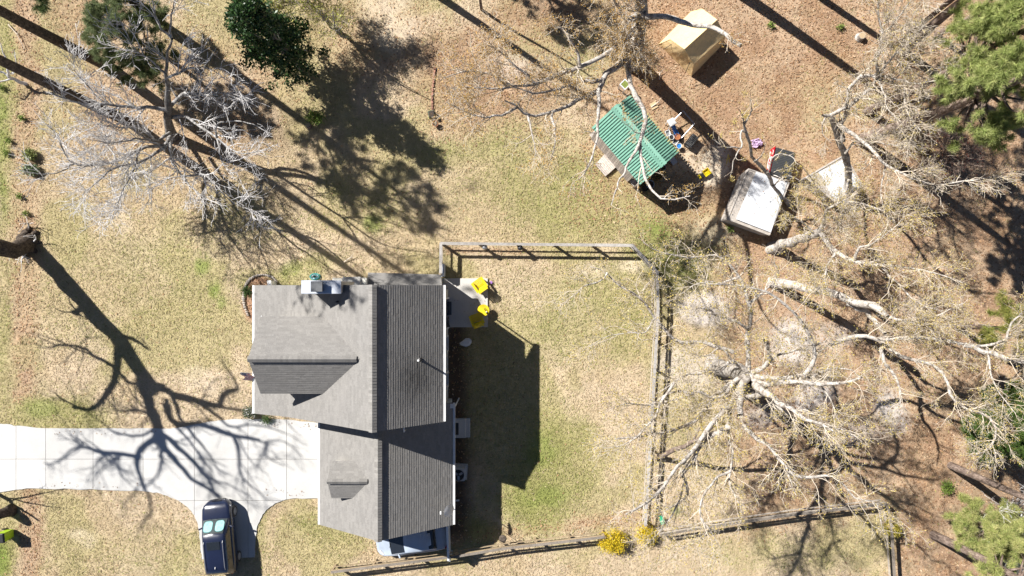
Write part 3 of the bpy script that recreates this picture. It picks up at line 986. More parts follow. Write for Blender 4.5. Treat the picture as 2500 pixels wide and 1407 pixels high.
def tree(name, label, cat, limbs, bark, twigm, seed, group=None, trunk_n=1, levels=None, bud=None, sides=10, jitter=.05, base=None, limb_mat=None, flare=.45, dens=None):
    """limbs: lists of (x, y, z, r) world points; the first trunk_n are the trunk."""
    r = np.random.RandomState(seed)
    b0 = base if base is not None else (limbs[0][0][0], limbs[0][0][1], 0)
    root = thing(name, label, cat, b0, 0, group)
    off = ORIG[root.name]
    allP, allR = [], []
    tr = []
    for i, lb in enumerate(limbs):
        n = 18
        q = resample(lb, n)
        w = r.normal(size=(n, 3)); w[0] = 0
        w = (w + np.roll(w, 1, 0)) * .5; w[0] = 0; w[1] *= .4
        q[:, :3] += w * np.minimum(jitter, q[:, 3:4] * .8)
        q[:, 3] *= 1 + r.uniform(-.10, .12, n)
        if i == 0: q[0, :3] -= (q[1, :3] - q[0, :3]) / max(np.linalg.norm(q[1, :3] - q[0, :3]), 1e-3) * max(.6, 1.5 * q[0, 3] / max(.22, (q[1, 2] - q[0, 2]) / max(np.linalg.norm(q[1, :3] - q[0, :3]), 1e-3)))
        allP.append(q[:, :3]); allR.append(q[:, 3])
        V, Fc = tubes(q[None, :, :3], q[None, :, 3], sides if q[0, 3] > .1 else 7)
        if i < trunk_n:
            if i == 0:
                s = sides if q[0, 3] > .1 else 7
                fl = 1 + flare * np.exp(-np.arange(n) / .9)        # root flare
                ring = np.repeat(q[:, :3], s, 0)
                ang = np.tile(2 * np.pi * np.arange(s) / s, n)
                V = ring + (V - ring) * (np.repeat(fl, s) * (1 + .12 * np.sin(ang * 3 + 1) * np.repeat(fl - 1, s) * 3))[:, None]
            tr.append((V, Fc))
        else:
            link("limb", np_mesh("limb", V - off, Fc, limb_mat or bark, True), root)
    V, Fc = merge(tr)
    link("trunk", np_mesh("trunk", V - off, Fc, bark, True), root)
    Pt, R = np.stack(allP), np.stack(allR)
    if levels:
        parts, last = [], None
        src = [(Pt[trunk_n if len(limbs) > trunk_n and levels[0].get('skip', True) else 0:], R[trunk_n if len(limbs) > trunk_n and levels[0].get('skip', True) else 0:])]
        every = []
        src0 = src[0][0]
        for lv in levels:
            nxt = []
            for (p, rr) in src:
                for rep in range(1):
                    o, ro = spawn(r, p, rr, lv['d'], lv['L'], lv.get('a', (.5, 1.1)), lv.get('up', .1), lv.get('n', 5), lv.get('w', .22), lv.get('tip', .012),
                                  lv.get('t0', .15), lv.get('rm', .05), lv.get('tp', .55),
                                  None if (dens is None or p is not src0) else np.array([dens.get(q_, 1.0) for q_ in range(trunk_n, trunk_n + len(p))]))
                    if len(o):
                        parts.append(tubes(o, ro, lv.get('s', 3))); nxt.append((o, ro)); every.append(o)
            src = (src if lv.get('keep') else []) + nxt
            last = nxt
        V, Fc = merge(parts)
        o = link("twigs", np_mesh("twigs", V - off, Fc, twigm, True), root); o["kind"] = "stuff"
        if bud and last:
            V, Fc = leaves_on(r, last[0][0], bud['n'], bud['size'], bud.get('spread', .03), aspect=bud.get('asp', .6))
            n = len(Fc)
            pal = np.array(bud['pal']); col = pal[r.randint(0, len(pal), n)] * r.uniform(.75, 1.25, n)[:, None]
            o = link("buds", np_mesh("buds", V - off, Fc, attr_mat("spring_bud", .8, .2, .3), False, np.repeat(col, 4, 0)), root); o["kind"] = "stuff"
    return root


def W(pts):
    """(px, py, h, r) photo points -> world points."""
    return [(*P(a, b, h), r) for a, b, h, r in pts]


def Lb(pts, h0, h1, r0, r1):
    """Limb traced in the photo whose height and radius run evenly from start to end."""
    n = len(pts)
    return [(*P(a, b, h0 + (h1 - h0) * i / (n - 1)), r0 + (r1 - r0) * (i / (n - 1)) ** .8) for i, (a, b) in enumerate(pts)]


def Sh(pts, h0, h1, r0, r1):
    """Limb traced by the shadow it throws on the lawn."""
    n = len(pts)
    return [(*S(a, b, h0 + (h1 - h0) * i / (n - 1)), r0 + (r1 - r0) * (i / (n - 1)) ** .8) for i, (a, b) in enumerate(pts)]


BUD = dict(n=7000, size=(.04, .09), spread=.06, pal=[[.48, .38, .10], [.54, .43, .16], [.42, .34, .08], [.58, .47, .20]])
TW = [dict(d=2.0, L=(.8, 2.4), a=(.5, 1.2), w=.20, up=.12, n=7, rm=.034, tip=.009, s=4, t0=.12),
      dict(d=3.0, L=(.4, 1.3), a=(.5, 1.1), w=.22, up=.10, n=5, rm=.017, tip=.007),
      dict(d=3.4, L=(.2, .65), a=(.4, 1.0), w=.22, up=.08, n=4, rm=.010, tip=.006)]


def tw(k=1.0, lk=1.0, rk=1.0):
    return [dict(l, d=l['d'] * k, L=(l['L'][0] * lk, l['L'][1] * lk), rm=l['rm'] * rk, tip=l['tip'] * rk) for l in TW]


# --- bare grey oak west of the lawn
L1 = [W([(421, 335, 0, .36), (409, 300, 2.5, .30), (407, 262, 4.6, .24), (409, 213, 6.2, .15), (405, 170, 8.0, .10), (412, 120, 9.5, .075), (418, 94, 10.5, .06)]),
      Lb([(408, 268), (443, 230), (482, 230), (529, 226), (597, 247)], 4.4, 8.0, .17, .03),
      Lb([(408, 268), (354, 264), (298, 260), (256, 256), (192, 251), (128, 230)], 4.4, 8.4, .17, .03),
      Lb([(414, 325), (384, 341), (337, 311), (294, 311), (240, 305)], 1.8, 6.5, .15, .03),
      Lb([(416, 330), (400, 358), (341, 362), (290, 392), (239, 401), (179, 401), (153, 367), (141, 328), (115, 307)], 1.0, 8.0, .18, .03),
      Lb([(179, 401), (162, 413), (111, 426), (60, 418)], 6.0, 8.0, .06, .02),
      Lb([(405, 360), (341, 396), (277, 413), (239, 443), (200, 477)], 2.2, 7.5, .14, .025),
      Lb([(414, 340), (420, 395), (435, 418), (469, 460), (507, 490)], 1.2, 6.5, .17, .03),
      Lb([(445, 432), (494, 426), (533, 460), (567, 494), (622, 516)], 4.2, 7.5, .10, .02),
      Lb([(411, 290), (440, 283), (473, 298), (529, 337), (588, 375), (661, 362)], 3.0, 8.0, .17, .025),
      Lb([(529, 337), (529, 307), (597, 298), (665, 328)], 6.0, 8.2, .09, .02),
      Lb([(341, 362), (328, 409), (298, 469), (273, 537)], 4.0, 7.5, .09, .02),
      Lb([(270, 258), (239, 239), (205, 200), (179, 170)], 6.0, 8.5, .08, .02),
      Lb([(418, 94), (384, 51), (371, 0), (365, -40)], 10.0, 12.5, .08, .02),
      Lb([(418, 94), (418, 43), (428, 0), (440, -40)], 10.0, 12.5, .08, .02),
      Lb([(407, 180), (370, 150), (330, 120), (300, 60)], 7.5, 10.5, .10, .02),
      Lb([(407, 190), (460, 170), (500, 165), (560, 200)], 7.0, 9.5, .10, .02),
      Lb([(529, 337), (545, 400), (575, 440)], 6.0, 8.0, .07, .02),
      Lb([(384, 341), (330, 340), (270, 350), (210, 340)], 3.2, 7.5, .09, .02)]
L1 = [[(x, y, z, r_ * (.8 if k_ == 0 else .72)) for x, y, z, r_ in lb] for k_, lb in enumerate(L1)]
tree("oak_tree", "leafless grey oak with many lichen covered limbs on the west lawn", "tree", L1, M_BOLE, M_TWIG_G, 101, limb_mat=M_GREY, dens={1: .8, 9: .6, 10: .6, 11: 1.8, 5: 1.8, 3: 1.6, 6: 1.7, 18: 1.8, 12: 1.8, 2: 1.6, 4: 1.5, 7: 1.0, 8: .9, 17: .6}, levels=[dict(d=2.2, L=(1.0, 2.8), a=(.4, 1.0), w=.16, up=.06, n=7, rm=.05, tip=.012, s=4, t0=.12),
      dict(d=4.8, L=(.5, 1.6), a=(.35, .9), w=.18, up=.05, n=5, rm=.020, tip=.010), dict(d=2.6, L=(.2, .7), a=(.4, .9), w=.2, up=.05, n=4, rm=.014, tip=.009)], base=P(421, 335))

# --- oak leaning over the green shed
E = [W([(1548, 152, 0, .50), (1552, 126, 2.6, .44), (1556, 94, 5.3, .41), (1559, 60, 8.0, .38), (1563, 16, 10.0, .32), (1560, -40, 12.0, .25), (1550, -150, 14.5, .15)]),
     Lb([(1558, 64), (1543, 122), (1505, 166), (1476, 179), (1459, 222), (1412, 243), (1382, 264), (1348, 273), (1289, 283), (1263, 260), (1233, 247)], 8.0, 13.0, .20, .03),
     Lb([(1559, 55), (1528, 94), (1489, 124), (1417, 162), (1365, 183), (1306, 205), (1255, 213), (1191, 217), (1135, 213)], 8.6, 13.4, .17, .025),
     Lb([(1468, 196), (1412, 200), (1348, 222), (1300, 228), (1240, 205)], 10.2, 12.8, .11, .02),
     Lb([(1461, 217), (1463, 273), (1455, 324), (1452, 352), (1425, 426), (1412, 440)], 10.4, 12.4, .11, .02),
     Lb([(1558, 68), (1536, 140), (1540, 209), (1574, 281), (1570, 315), (1562, 354), (1570, 418), (1583, 452), (1608, 482), (1647, 486), (1685, 478)], 7.8, 12.0, .17, .025),
     Lb([(1562, 350), (1536, 396), (1506, 456), (1491, 503)], 10.0, 12.0, .09, .02),
     Lb([(1562, 26), (1580, 40), (1620, 43), (1690, 60), (1749, 72), (1780, 92), (1812, 106)], 9.6, 12.0, .17, .08),
     Lb([(1561, 38), (1522, 42), (1505, 10), (1480, -40)], 9.2, 13, .13, .03),
     Lb([(1348, 273), (1352, 310), (1355, 345), (1345, 390)], 11.6, 12.8, .07, .02),
     Lb([(1289, 283), (1300, 330), (1310, 380)], 12.2, 13, .06, .015),
     Lb([(1417, 162), (1400, 110), (1370, 70), (1330, 90)], 10.6, 13.0, .08, .02),
     Lb([(1306, 205), (1260, 160), (1210, 120), (1190, 110)], 11.8, 13.4, .07, .02),
     Lb([(1255, 213), (1190, 180), (1130, 175), (1080, 190)], 12.2, 13.4, .07, .02),
     Lb([(1263, 262), (1200, 285), (1130, 270), (1090, 250)], 12.4, 13.4, .07, .02),
     Lb([(1556, 82), (1527, 82), (1500, 95), (1475, 110)], 6.5, 9.5, .09, .02),
     Lb([(1555, 97), (1562, 128), (1575, 150)], 5.0, 6.5, .05, .015),
     Lb([(1560, 45), (1537, 55), (1520, 75), (1510, 90)], 9.0, 10.0, .07, .02), Lb([(1563, 16), (1542, 26), (1525, 20)], 10.2, 11.6, .07, .02),
     Lb([(1557, 72), (1542, 80), (1530, 105), (1520, 120)], 7.2, 9.2, .07, .02), Lb([(1558, 66), (1566, 92), (1560, 120)], 7.6, 8.6, .06, .02)]
tree("oak_tree", "pale barked oak whose long limbs reach over the green roofed shed", "tree", E, M_GREY, M_TWIG_P, 102, limb_mat=M_PALE, dens={4: .5, 5: .35, 6: .3, 7: .12, 2: 1.4, 3: 1.3, 10: 1.5, 11: 2, 12: 2, 13: 2, 14: 2, 15: 2, 16: 1, 17: 2.5, 18: 2.5, 19: 2, 20: 2},  # trunk bark darker than the limbs, to paint in its shade
     levels=[dict(l, t0=.38) if i_ == 0 else l for i_, l in enumerate(tw(1.6, .95, 1.0))], bud=dict(BUD, n=22000, pal=[[.48, .30, .09], [.52, .34, .12], [.42, .26, .08], [.54, .38, .15]]), base=P(1548, 152))

# --- white crooked tree by the second tarp shelter
Fk = [W([(2068, 500, 0, .26), (2072, 440, 2.2, .21), (2064, 375, 4.2, .19), (2039, 320, 5.6, .16), (2024, 283, 6.6, .12), (2010, 277, 7.0, .06)]),
      Lb([(2026, 283), (2064, 260), (2077, 213), (2103, 188), (2141, 190)], 6.5, 9.0, .11, .08),
      Lb([(2058, 345), (2056, 298), (2077, 256), (2115, 226), (2141, 195)], 5.2, 9.0, .15, .08),
      Lb([(2141, 190), (2141, 162), (2150, 85), (2145, 0), (2150, -40)], 9.0, 12.0, .09, .02),
      Lb([(2141, 192), (2171, 200), (2205, 213), (2209, 251), (2226, 294), (2248, 320)], 8.8, 10.5, .08, .02),
      Lb([(2143, 188), (2185, 190), (2226, 205), (2311, 192)], 8.8, 11.0, .08, .02),
      Lb([(2040, 300), (2090, 337), (2132, 371), (2162, 405), (2209, 426), (2269, 452), (2354, 443), (2482, 418)], 6.0, 9.6, .12, .02),
      Lb([(2022, 281), (2009, 298), (2009, 324), (2030, 350)], 6.6, 6.2, .05, .012),
      Lb([(2146, 185), (2170, 150), (2200, 120), (2260, 60)], 9.2, 12.0, .07, .02),
      Lb([(2145, 195), (2160, 230), (2165, 262), (2200, 300)], 9.0, 10.0, .06, .015),
      Lb([(2150, 85), (2175, 62), (2210, 20), (2240, -20)], 10.5, 12.5, .05, .012),
      Lb([(2148, 76), (2170, 76), (2195, 40)], 10.2, 12, .05, .012),
      Lb([(2064, 375), (2090, 345), (2150, 350), (2220, 360)], 4.6, 7.5, .07, .015),
      Lb([(2072, 440), (2060, 490), (2055, 540), (2040, 560)], 2.5, 6.0, .08, .02),
      Lb([(2162, 405), (2150, 470), (2160, 520)], 7.0, 8.4, .05, .012)]
tree("crooked_tree", "white barked crooked bare tree rising beside the small tarp shelter", "tree", Fk, M_PALE, M_TWIG_P, 103,
     levels=tw(2.0, .95, 1.1), bud=dict(BUD, n=6000), base=P(2068, 500))

# --- crooked tree leaning over the large tarp coop
Cr = [W([(1928, 500, 0, .12), (1916, 487, .9, .11), (1889, 455, 2.6, .10), (1867, 419, 4.2, .095), (1851, 400, 4.9, .09), (1838, 387, 5.4, .085), (1832, 355, 6.4, .08), (1824, 328, 7.2, .075), (1816, 300, 8.0, .05)]),
      Lb([(1824, 325), (1810, 318), (1808, 360), (1789, 360), (1773, 360), (1740, 340)], 7.2, 8.2, .07, .015), Lb([(1808, 360), (1792, 390), (1786, 424)], 7.6, 7.4, .045, .012),
      Lb([(1874, 424), (1884, 392), (1900, 377), (1932, 382), (1945, 400)], 4.0, 6.4, .06, .015), Lb([(1842, 395), (1860, 380), (1870, 350)], 5.4, 7.2, .05, .012),
      Lb([(1818, 305), (1812, 280), (1800, 262)], 7.8, 9.4, .05, .01), Lb([(1820, 300), (1835, 270), (1830, 240)], 8.0, 9.6, .05, .01),
      Lb([(1889, 455), (1905, 440), (1925, 430), (1950, 440)], 2.8, 4.8, .06, .012), Lb([(1869, 421), (1890, 428), (1912, 440), (1920, 470)], 4.2, 5.6, .05, .012)]
tree("crooked_tree", "white twisted slender tree bending over the large tarp coop", "tree", Cr, M_PALE, M_TWIG_P, 109, levels=tw(.8, .6, .9), bud=dict(BUD, n=1300), base=P(1928, 500))

# --- oak between the large tarp coop and the fence corner
Hh = [W([(1884, 606, 0, .32), (1925, 592, 1.8, .28), (1973, 578, 3.6, .26), (2005, 566, 4.8, .22)]),
      Lb([(2003, 566), (2041, 615), (2087, 637), (2146, 646), (2214, 655), (2287, 669), (2350, 690)], 4.8, 8.4, .17, .02),
      Lb([(2087, 637), (2096, 610), (2132, 592), (2160, 574), (2200, 540)], 6.0, 8.6, .09, .02),
      Lb([(2003, 566), (2012, 540), (2024, 511), (2054, 492), (2100, 470)], 4.8, 7.8, .15, .02),
      Lb([(2024, 511), (2000, 480), (1985, 440), (1960, 410)], 5.6, 7.6, .08, .02),
      Lb([(1990, 572), (1960, 545), (1930, 530), (1900, 540)], 4.4, 6.6, .07, .015),
      Lb([(2054, 492), (2110, 500), (2180, 520), (2260, 530)], 6.4, 8.6, .08, .02),
      Lb([(2040, 612), (2020, 650), (2015, 690), (2030, 730)], 5.2, 7.2, .08, .02),
      Lb([(2146, 646), (2190, 690), (2240, 740), (2300, 760)], 6.4, 8.6, .07, .02)]
tree("oak_tree", "pale leaning oak with a thick short trunk beside the large tarp coop", "tree", Hh, M_PALE, M_TWIG_P, 104, levels=tw(2.1, .95, .8), bud=dict(BUD, n=13000), base=P(1884, 606))

# --- fallen-over looking oak further south
H2 = [W([(1885, 690, 0, .27), (1945, 700, 1.8, .25), (2032, 719, 4.0, .24), (2077, 737, 5.2, .21), (2150, 756, 7.0, .18), (2168, 774, 7.4, .12)]),
      Lb([(2068, 740), (2123, 769), (2150, 800), (2159, 818)], 5.0, 6.8, .14, .10),
      Lb([(2030, 842), (2060, 828), (2105, 819), (2146, 829), (2228, 824), (2305, 833), (2355, 842), (2455, 833), (2500, 797)], 7.0, 8.6, .13, .06),
      Lb([(2155, 822), (2155, 878), (2187, 924), (2200, 969), (2190, 1010)], 6.8, 7.6, .14, .02),
      Lb([(2159, 840), (2200, 872), (2278, 892), (2309, 924), (2323, 969), (2350, 997), (2410, 1019), (2430, 1051), (2419, 1088), (2378, 1110)], 6.8, 9.4, .11, .04),
      Lb([(2355, 842), (2410, 860), (2460, 874), (2530, 890)], 8.4, 9.5, .13, .10),
      Lb([(2410, 850), (2420, 910), (2440, 960), (2480, 1010)], 8.6, 10, .07, .015),
      Lb([(2168, 774), (2230, 785), (2290, 770), (2350, 740)], 7.2, 9.2, .09, .02),
      Lb([(2455, 833), (2470, 790), (2500, 760), (2540, 740)], 8.6, 10, .07, .02),
      Lb([(2060, 828), (2010, 850), (1980, 890), (1990, 920)], 7.0, 8.0, .07, .015),
      Lb([(2228, 824), (2250, 790), (2300, 800), (2350, 780)], 7.6, 9, .06, .015),
      Lb([(2000, 712), (1980, 670), (1990, 640)], 3.2, 6.0, .08, .02)]
tree("oak_tree", "pale oak with a low slanting trunk and a long white limb towards the pines", "tree", H2, M_PALE, M_TWIG_P, 105, levels=tw(2.0, .95, .8), bud=dict(BUD, n=13000), base=P(1885, 690))

# --- big spreading oak east of the fence
I = [W([(1742, 890, 0, .52), (1768, 900, 3.4, .44), (1798, 910, 6.4, .41), (1830, 922, 9.4, .36)]),
     Lb([(1830, 918), (1875, 922), (1930, 920), (1978, 922), (2017, 958), (2042, 1011)], 9.2, 12.2, .19, .02),
     Lb([(1832, 920), (1857, 940), (1882, 972), (1918, 1007), (1982, 1043), (2035, 1043), (2067, 1057), (2113, 1071)], 9.2, 12.2, .20, .02),
     Lb([(1826, 920), (1812, 947), (1808, 985), (1807, 1018)], 9.2, 11.7, .21, .16),
     Lb([(1822, 922), (1800, 954), (1783, 1004), (1779, 1064), (1791, 1116), (1784, 1150), (1781, 1184), (1805, 1232)], 9.2, 12.2, .17, .02),
     Lb([(1779, 1042), (1733, 1068), (1706, 1096), (1689, 1126), (1665, 1157)], 10.6, 11.8, .17, .12),
     Lb([(1665, 1157), (1680, 1205), (1658, 1225), (1621, 1249)], 11.8, 10.2, .09, .05),
     Lb([(1815, 1040), (1840, 1066), (1883, 1102), (1920, 1147), (1934, 1181), (1944, 1211)], 10.6, 12.7, .15, .02),
     Lb([(1925, 1150), (1954, 1167), (1995, 1165), (2039, 1167), (2066, 1191), (2080, 1211), (2141, 1232), (2148, 1262), (2158, 1305)], 12.0, 12.7, .11, .015),
     Lb([(1824, 915), (1790, 933), (1747, 968), (1694, 961), (1651, 975), (1600, 985)], 9.2, 10.7, .16, .03),
     Lb([(1822, 905), (1790, 883), (1758, 901), (1715, 911), (1676, 918), (1647, 933), (1610, 960)], 9.2, 10.7, .16, .02),
     Lb([(1838, 910), (1875, 886), (1878, 869), (1868, 830)], 9.4, 11.7, .15, .11),
     Lb([(1826, 905), (1829, 855), (1825, 812), (1836, 776), (1829, 741), (1804, 677), (1779, 641), (1750, 624), (1680, 628), (1600, 612), (1570, 590)], 9.2, 11.7, .17, .02),
     Lb([(1825, 804), (1793, 783), (1750, 773), (1736, 759), (1700, 750)], 9.8, 11.0, .10, .05),
     Lb([(1790, 860), (1721, 838), (1652, 829), (1614, 795), (1592, 766), (1577, 745), (1536, 713), (1508, 698), (1489, 676), (1470, 660), (1439, 651)], 9.8, 11.2, .13, .02),
     Lb([(1483, 666), (1467, 685), (1427, 698), (1414, 710), (1364, 748)], 11.2, 11.4, .06, .012),
     Lb([(1612, 793), (1605, 776), (1571, 813), (1536, 813), (1489, 820), (1425, 855)], 10.6, 11.2, .07, .012),
     Lb([(1647, 933), (1600, 1010), (1563, 1058), (1539, 1079), (1516, 1089), (1450, 1095)], 10.8, 11.7, .08, .015),
     Lb([(1694, 961), (1640, 960), (1580, 990), (1530, 985), (1490, 1000)], 10.2, 11.2, .08, .015),
     Lb([(1784, 1150), (1740, 1180), (1709, 1230), (1712, 1265), (1725, 1300), (1665, 1340)], 12.2, 12.6, .08, .015),
     Lb([(1670, 1180), (1640, 1260), (1600, 1310), (1560, 1345)], 11.6, 12.0, .06, .015),
     Lb([(1712, 1265), (1730, 1290), (1760, 1340)], 12.6, 12.8, .05, .01),
     Lb([(1978, 922), (2030, 900), (2080, 905), (2110, 930)], 11.1, 12.2, .08, .015),
     Lb([(1918, 1007), (1960, 1000), (2010, 1020), (2050, 1010)], 10.4, 11.8, .07, .015),
     Lb([(1876, 885), (1920, 860), (1980, 850), (2020, 830)], 10.0, 11.6, .10, .02),
     Lb([(1829, 741), (1870, 710), (1900, 670), (1890, 640)], 10.8, 11.8, .08, .02),
     Lb([(1804, 677), (1760, 690), (1710, 690), (1660, 720)], 11.2, 11.8, .07, .015),
     Lb([(1790, 883), (1760, 850), (1720, 870), (1680, 860)], 10.0, 10.6, .07, .015)]
# upright leaders known by the shadows they throw
I += [Sh([(2044, 1118), (2090, 1130), (2159, 1147), (2230, 1165), (2296, 1170)], 9.6, 13.0, .22, .06),
      Sh([(2150, 1145), (2190, 1106), (2182, 1065), (2146, 1029), (2030, 1018)], 11.0, 13.5, .16, .04),
      Sh([(2044, 1118), (2077, 1151), (2132, 1190), (2185, 1231), (2260, 1278)], 9.6, 14.0, .27, .06),
      Sh([(1945, 1050), (1928, 1090), (1924, 1130), (1905, 1180), (1878, 1210), (1800, 1235)], 6.6, 10.5, .2, .05),
      Sh([(2060, 1140), (2010, 1180), (1978, 1260), (1964, 1313), (1944, 1374), (1920, 1415)], 9.8, 14.0, .17, .05)]
I = [I[0]] + [[(x, y, z, r_ * .84) for x, y, z, r_ in lb] for lb in I[1:]]
tree("spreading_oak", "broad pale oak just budding whose limbs spread over the east fence", "tree", I, M_PALE, M_TWIG_P, 106, levels=tw(1.6, 1.0, .75), bud=dict(BUD, n=24000, size=(.05, .10)), base=P(1742, 890))

# --- small slanting bare trunk beside the east fence
J = [W([(1606, 1119, 0, .15), (1645, 1099, 2.2, .14), (1692, 1079, 4.4, .12), (1740, 1040, 6.4, .08), (1765, 1010, 7.4, .03)]),
     Lb([(1670, 1088), (1690, 1120), (1720, 1150)], 3.4, 5.0, .05, .015), Lb([(1692, 1079), (1710, 1040), (1720, 990)], 4.4, 6.5, .06, .015)]
tree("young_tree", "slim brown slanting trunk growing against the east fence", "tree", J, M_PINE, M_TWIG_P, 107, levels=tw(1.0, .7), bud=dict(BUD, n=1200), base=P(1606, 1119))

# --- huge dark trunk at the west edge; its crown is known by the shadow across the driveway
K = [Sh([(66, 592), (125, 650), (145, 674), (196, 732), (232, 776), (286, 828), (308, 859), (348, 921), (366, 950)], 0.0, 12.0, .52, .40),
     Sh([(344, 925), (359, 975), (372, 1011), (385, 1047), (395, 1078), (403, 1098)], 11.4, 15.0, .34, .22),
     Sh([(360, 938), (399, 950), (417, 964), (471, 976), (526, 993), (551, 962), (580, 950)], 11.6, 15.0, .30, .12),
     Sh([(580, 948), (570, 925), (555, 903), (529, 866)], 14.5, 16.5, .09, .03),
     Sh([(292, 826), (288, 858), (285, 884), (283, 913), (254, 968), (225, 1000), (181, 995)], 7.8, 11.0, .26, .10),
     Sh([(285, 900), (232, 870), (203, 852), (163, 841), (123, 848)], 9.0, 11.0, .12, .06),
     Sh([(286, 900), (305, 925), (337, 942)], 8.8, 11.0, .09, .08),
     Sh([(300, 822), (326, 830), (363, 852)], 8.4, 10.0, .16, .06),
     Sh([(200, 735), (194, 752), (181, 766)], 5.0, 5.8, .16, .14),
     Sh([(403, 1095), (440, 1132), (467, 1168), (510, 1192), (543, 1222)], 15.0, 17.5, .17, .08),
     Sh([(400, 1090), (394, 1112), (397, 1132), (385, 1165), (356, 1193)], 15.0, 17.0, .11, .05),
     Sh([(393, 1062), (376, 1076), (352, 1092), (342, 1113), (303, 1110), (261, 1107), (231, 1101), (206, 1094), (182, 1098), (152, 1120), (130, 1136), (110, 1132)], 14.5, 17.0, .20, .03),
     Sh([(342, 1113), (334, 1135), (343, 1156), (355, 1189), (364, 1223), (364, 1259), (345, 1280), (330, 1320)], 15.5, 18.0, .15, .03),
     Sh([(394, 1060), (413, 1071), (449, 1101), (485, 1141), (510, 1171), (532, 1215)], 14.6, 17.5, .20, .08),
     Sh([(508, 1165), (546, 1180), (570, 1186), (592, 1201), (640, 1240)], 17.0, 18.5, .07, .02),
     Sh([(405, 985), (419, 1029), (485, 1035), (534, 1053), (576, 1065), (622, 1074), (655, 1086), (646, 1101), (652, 1117), (698, 1138)], 13.0, 17.5, .22, .03),
     Sh([(573, 1066), (583, 1101), (586, 1132), (592, 1168), (619, 1189), (658, 1223)], 16.0, 18.0, .13, .03),
     Sh([(404, 975), (420, 1030), (461, 1074), (492, 1113), (520, 1150)], 13.0, 17.0, .12, .03),
     Sh([(420, 968), (440, 1020), (485, 1077), (516, 1113), (540, 1162)], 13.0, 17.5, .14, .03),
     Sh([(471, 976), (520, 1010), (560, 1040), (640, 1040), (700, 1060)], 14.0, 17.5, .14, .03),
     Sh([(385, 1047), (350, 1060), (300, 1062), (230, 1020), (200, 990)], 14.0, 16.0, .09, .03),
     Sh([(364, 1010), (330, 1000), (290, 1003), (260, 970)], 12.5, 15.5, .10, .03),
     Sh([(303, 1110), (250, 1150), (230, 1175)], 16.2, 18, .07, .02), Sh([(261, 1107), (240, 1130), (243, 1160)], 16.4, 18, .06, .02),
     Sh([(526, 993), (600, 1000), (660, 990), (720, 1010)], 14, 17, .10, .03)]
for (a_, b_) in (((52, 590), (96, 566)), ((56, 594), (100, 590)), ((58, 600), (92, 616)), ((50, 588), (72, 556)), ((48, 600), (62, 628))):
    p_, q_ = P(*a_, .35), P(*b_, -.05)
    K.append([(*p_, .30), (*((p_ + q_) / 2 + np.array([0, 0, .05])), .20), (*q_, .10)])
tree("leaning_oak", "massive dark trunk leaning off the west edge above the driveway", "tree", K, M_DARKB, M_TWIG_G, 108,
     levels=[dict(d=1.4, L=(1.0, 3.4), a=(.5, 1.1), w=.22, up=.1, n=7, rm=.06, tip=.018, s=4, t0=.3),
             dict(d=2.4, L=(.5, 1.8), a=(.5, 1.1), w=.22, up=.1, n=5, rm=.03, tip=.014)], base=S(62, 592, 0), sides=16, flare=.12)


# ------------------------------------------------------------------ pines and other evergreens
def needle_tufts(r, C, D, n, L, w):
    """Sprays of long needles fanned round direction D at points C."""
    m = len(C)
    d = unit(np.repeat(D, n, 0) * .55 + r.normal(size=(m * n, 3)) * .6)
    c = np.repeat(C, n, 0)
    ln = r.uniform(L * .65, L * 1.1, m * n)[:, None]
    q = r.normal(size=(m * n, 3)); q -= (q * d).sum(1, keepdims=True) * d; q = unit(q)
    V = np.stack([c - q * w / 2, c + q * w / 2, c + d * ln + np.array([0, 0, -.03])], 1).reshape(-1, 3)
    return V, np.arange(3 * m * n).reshape(-1, 3)


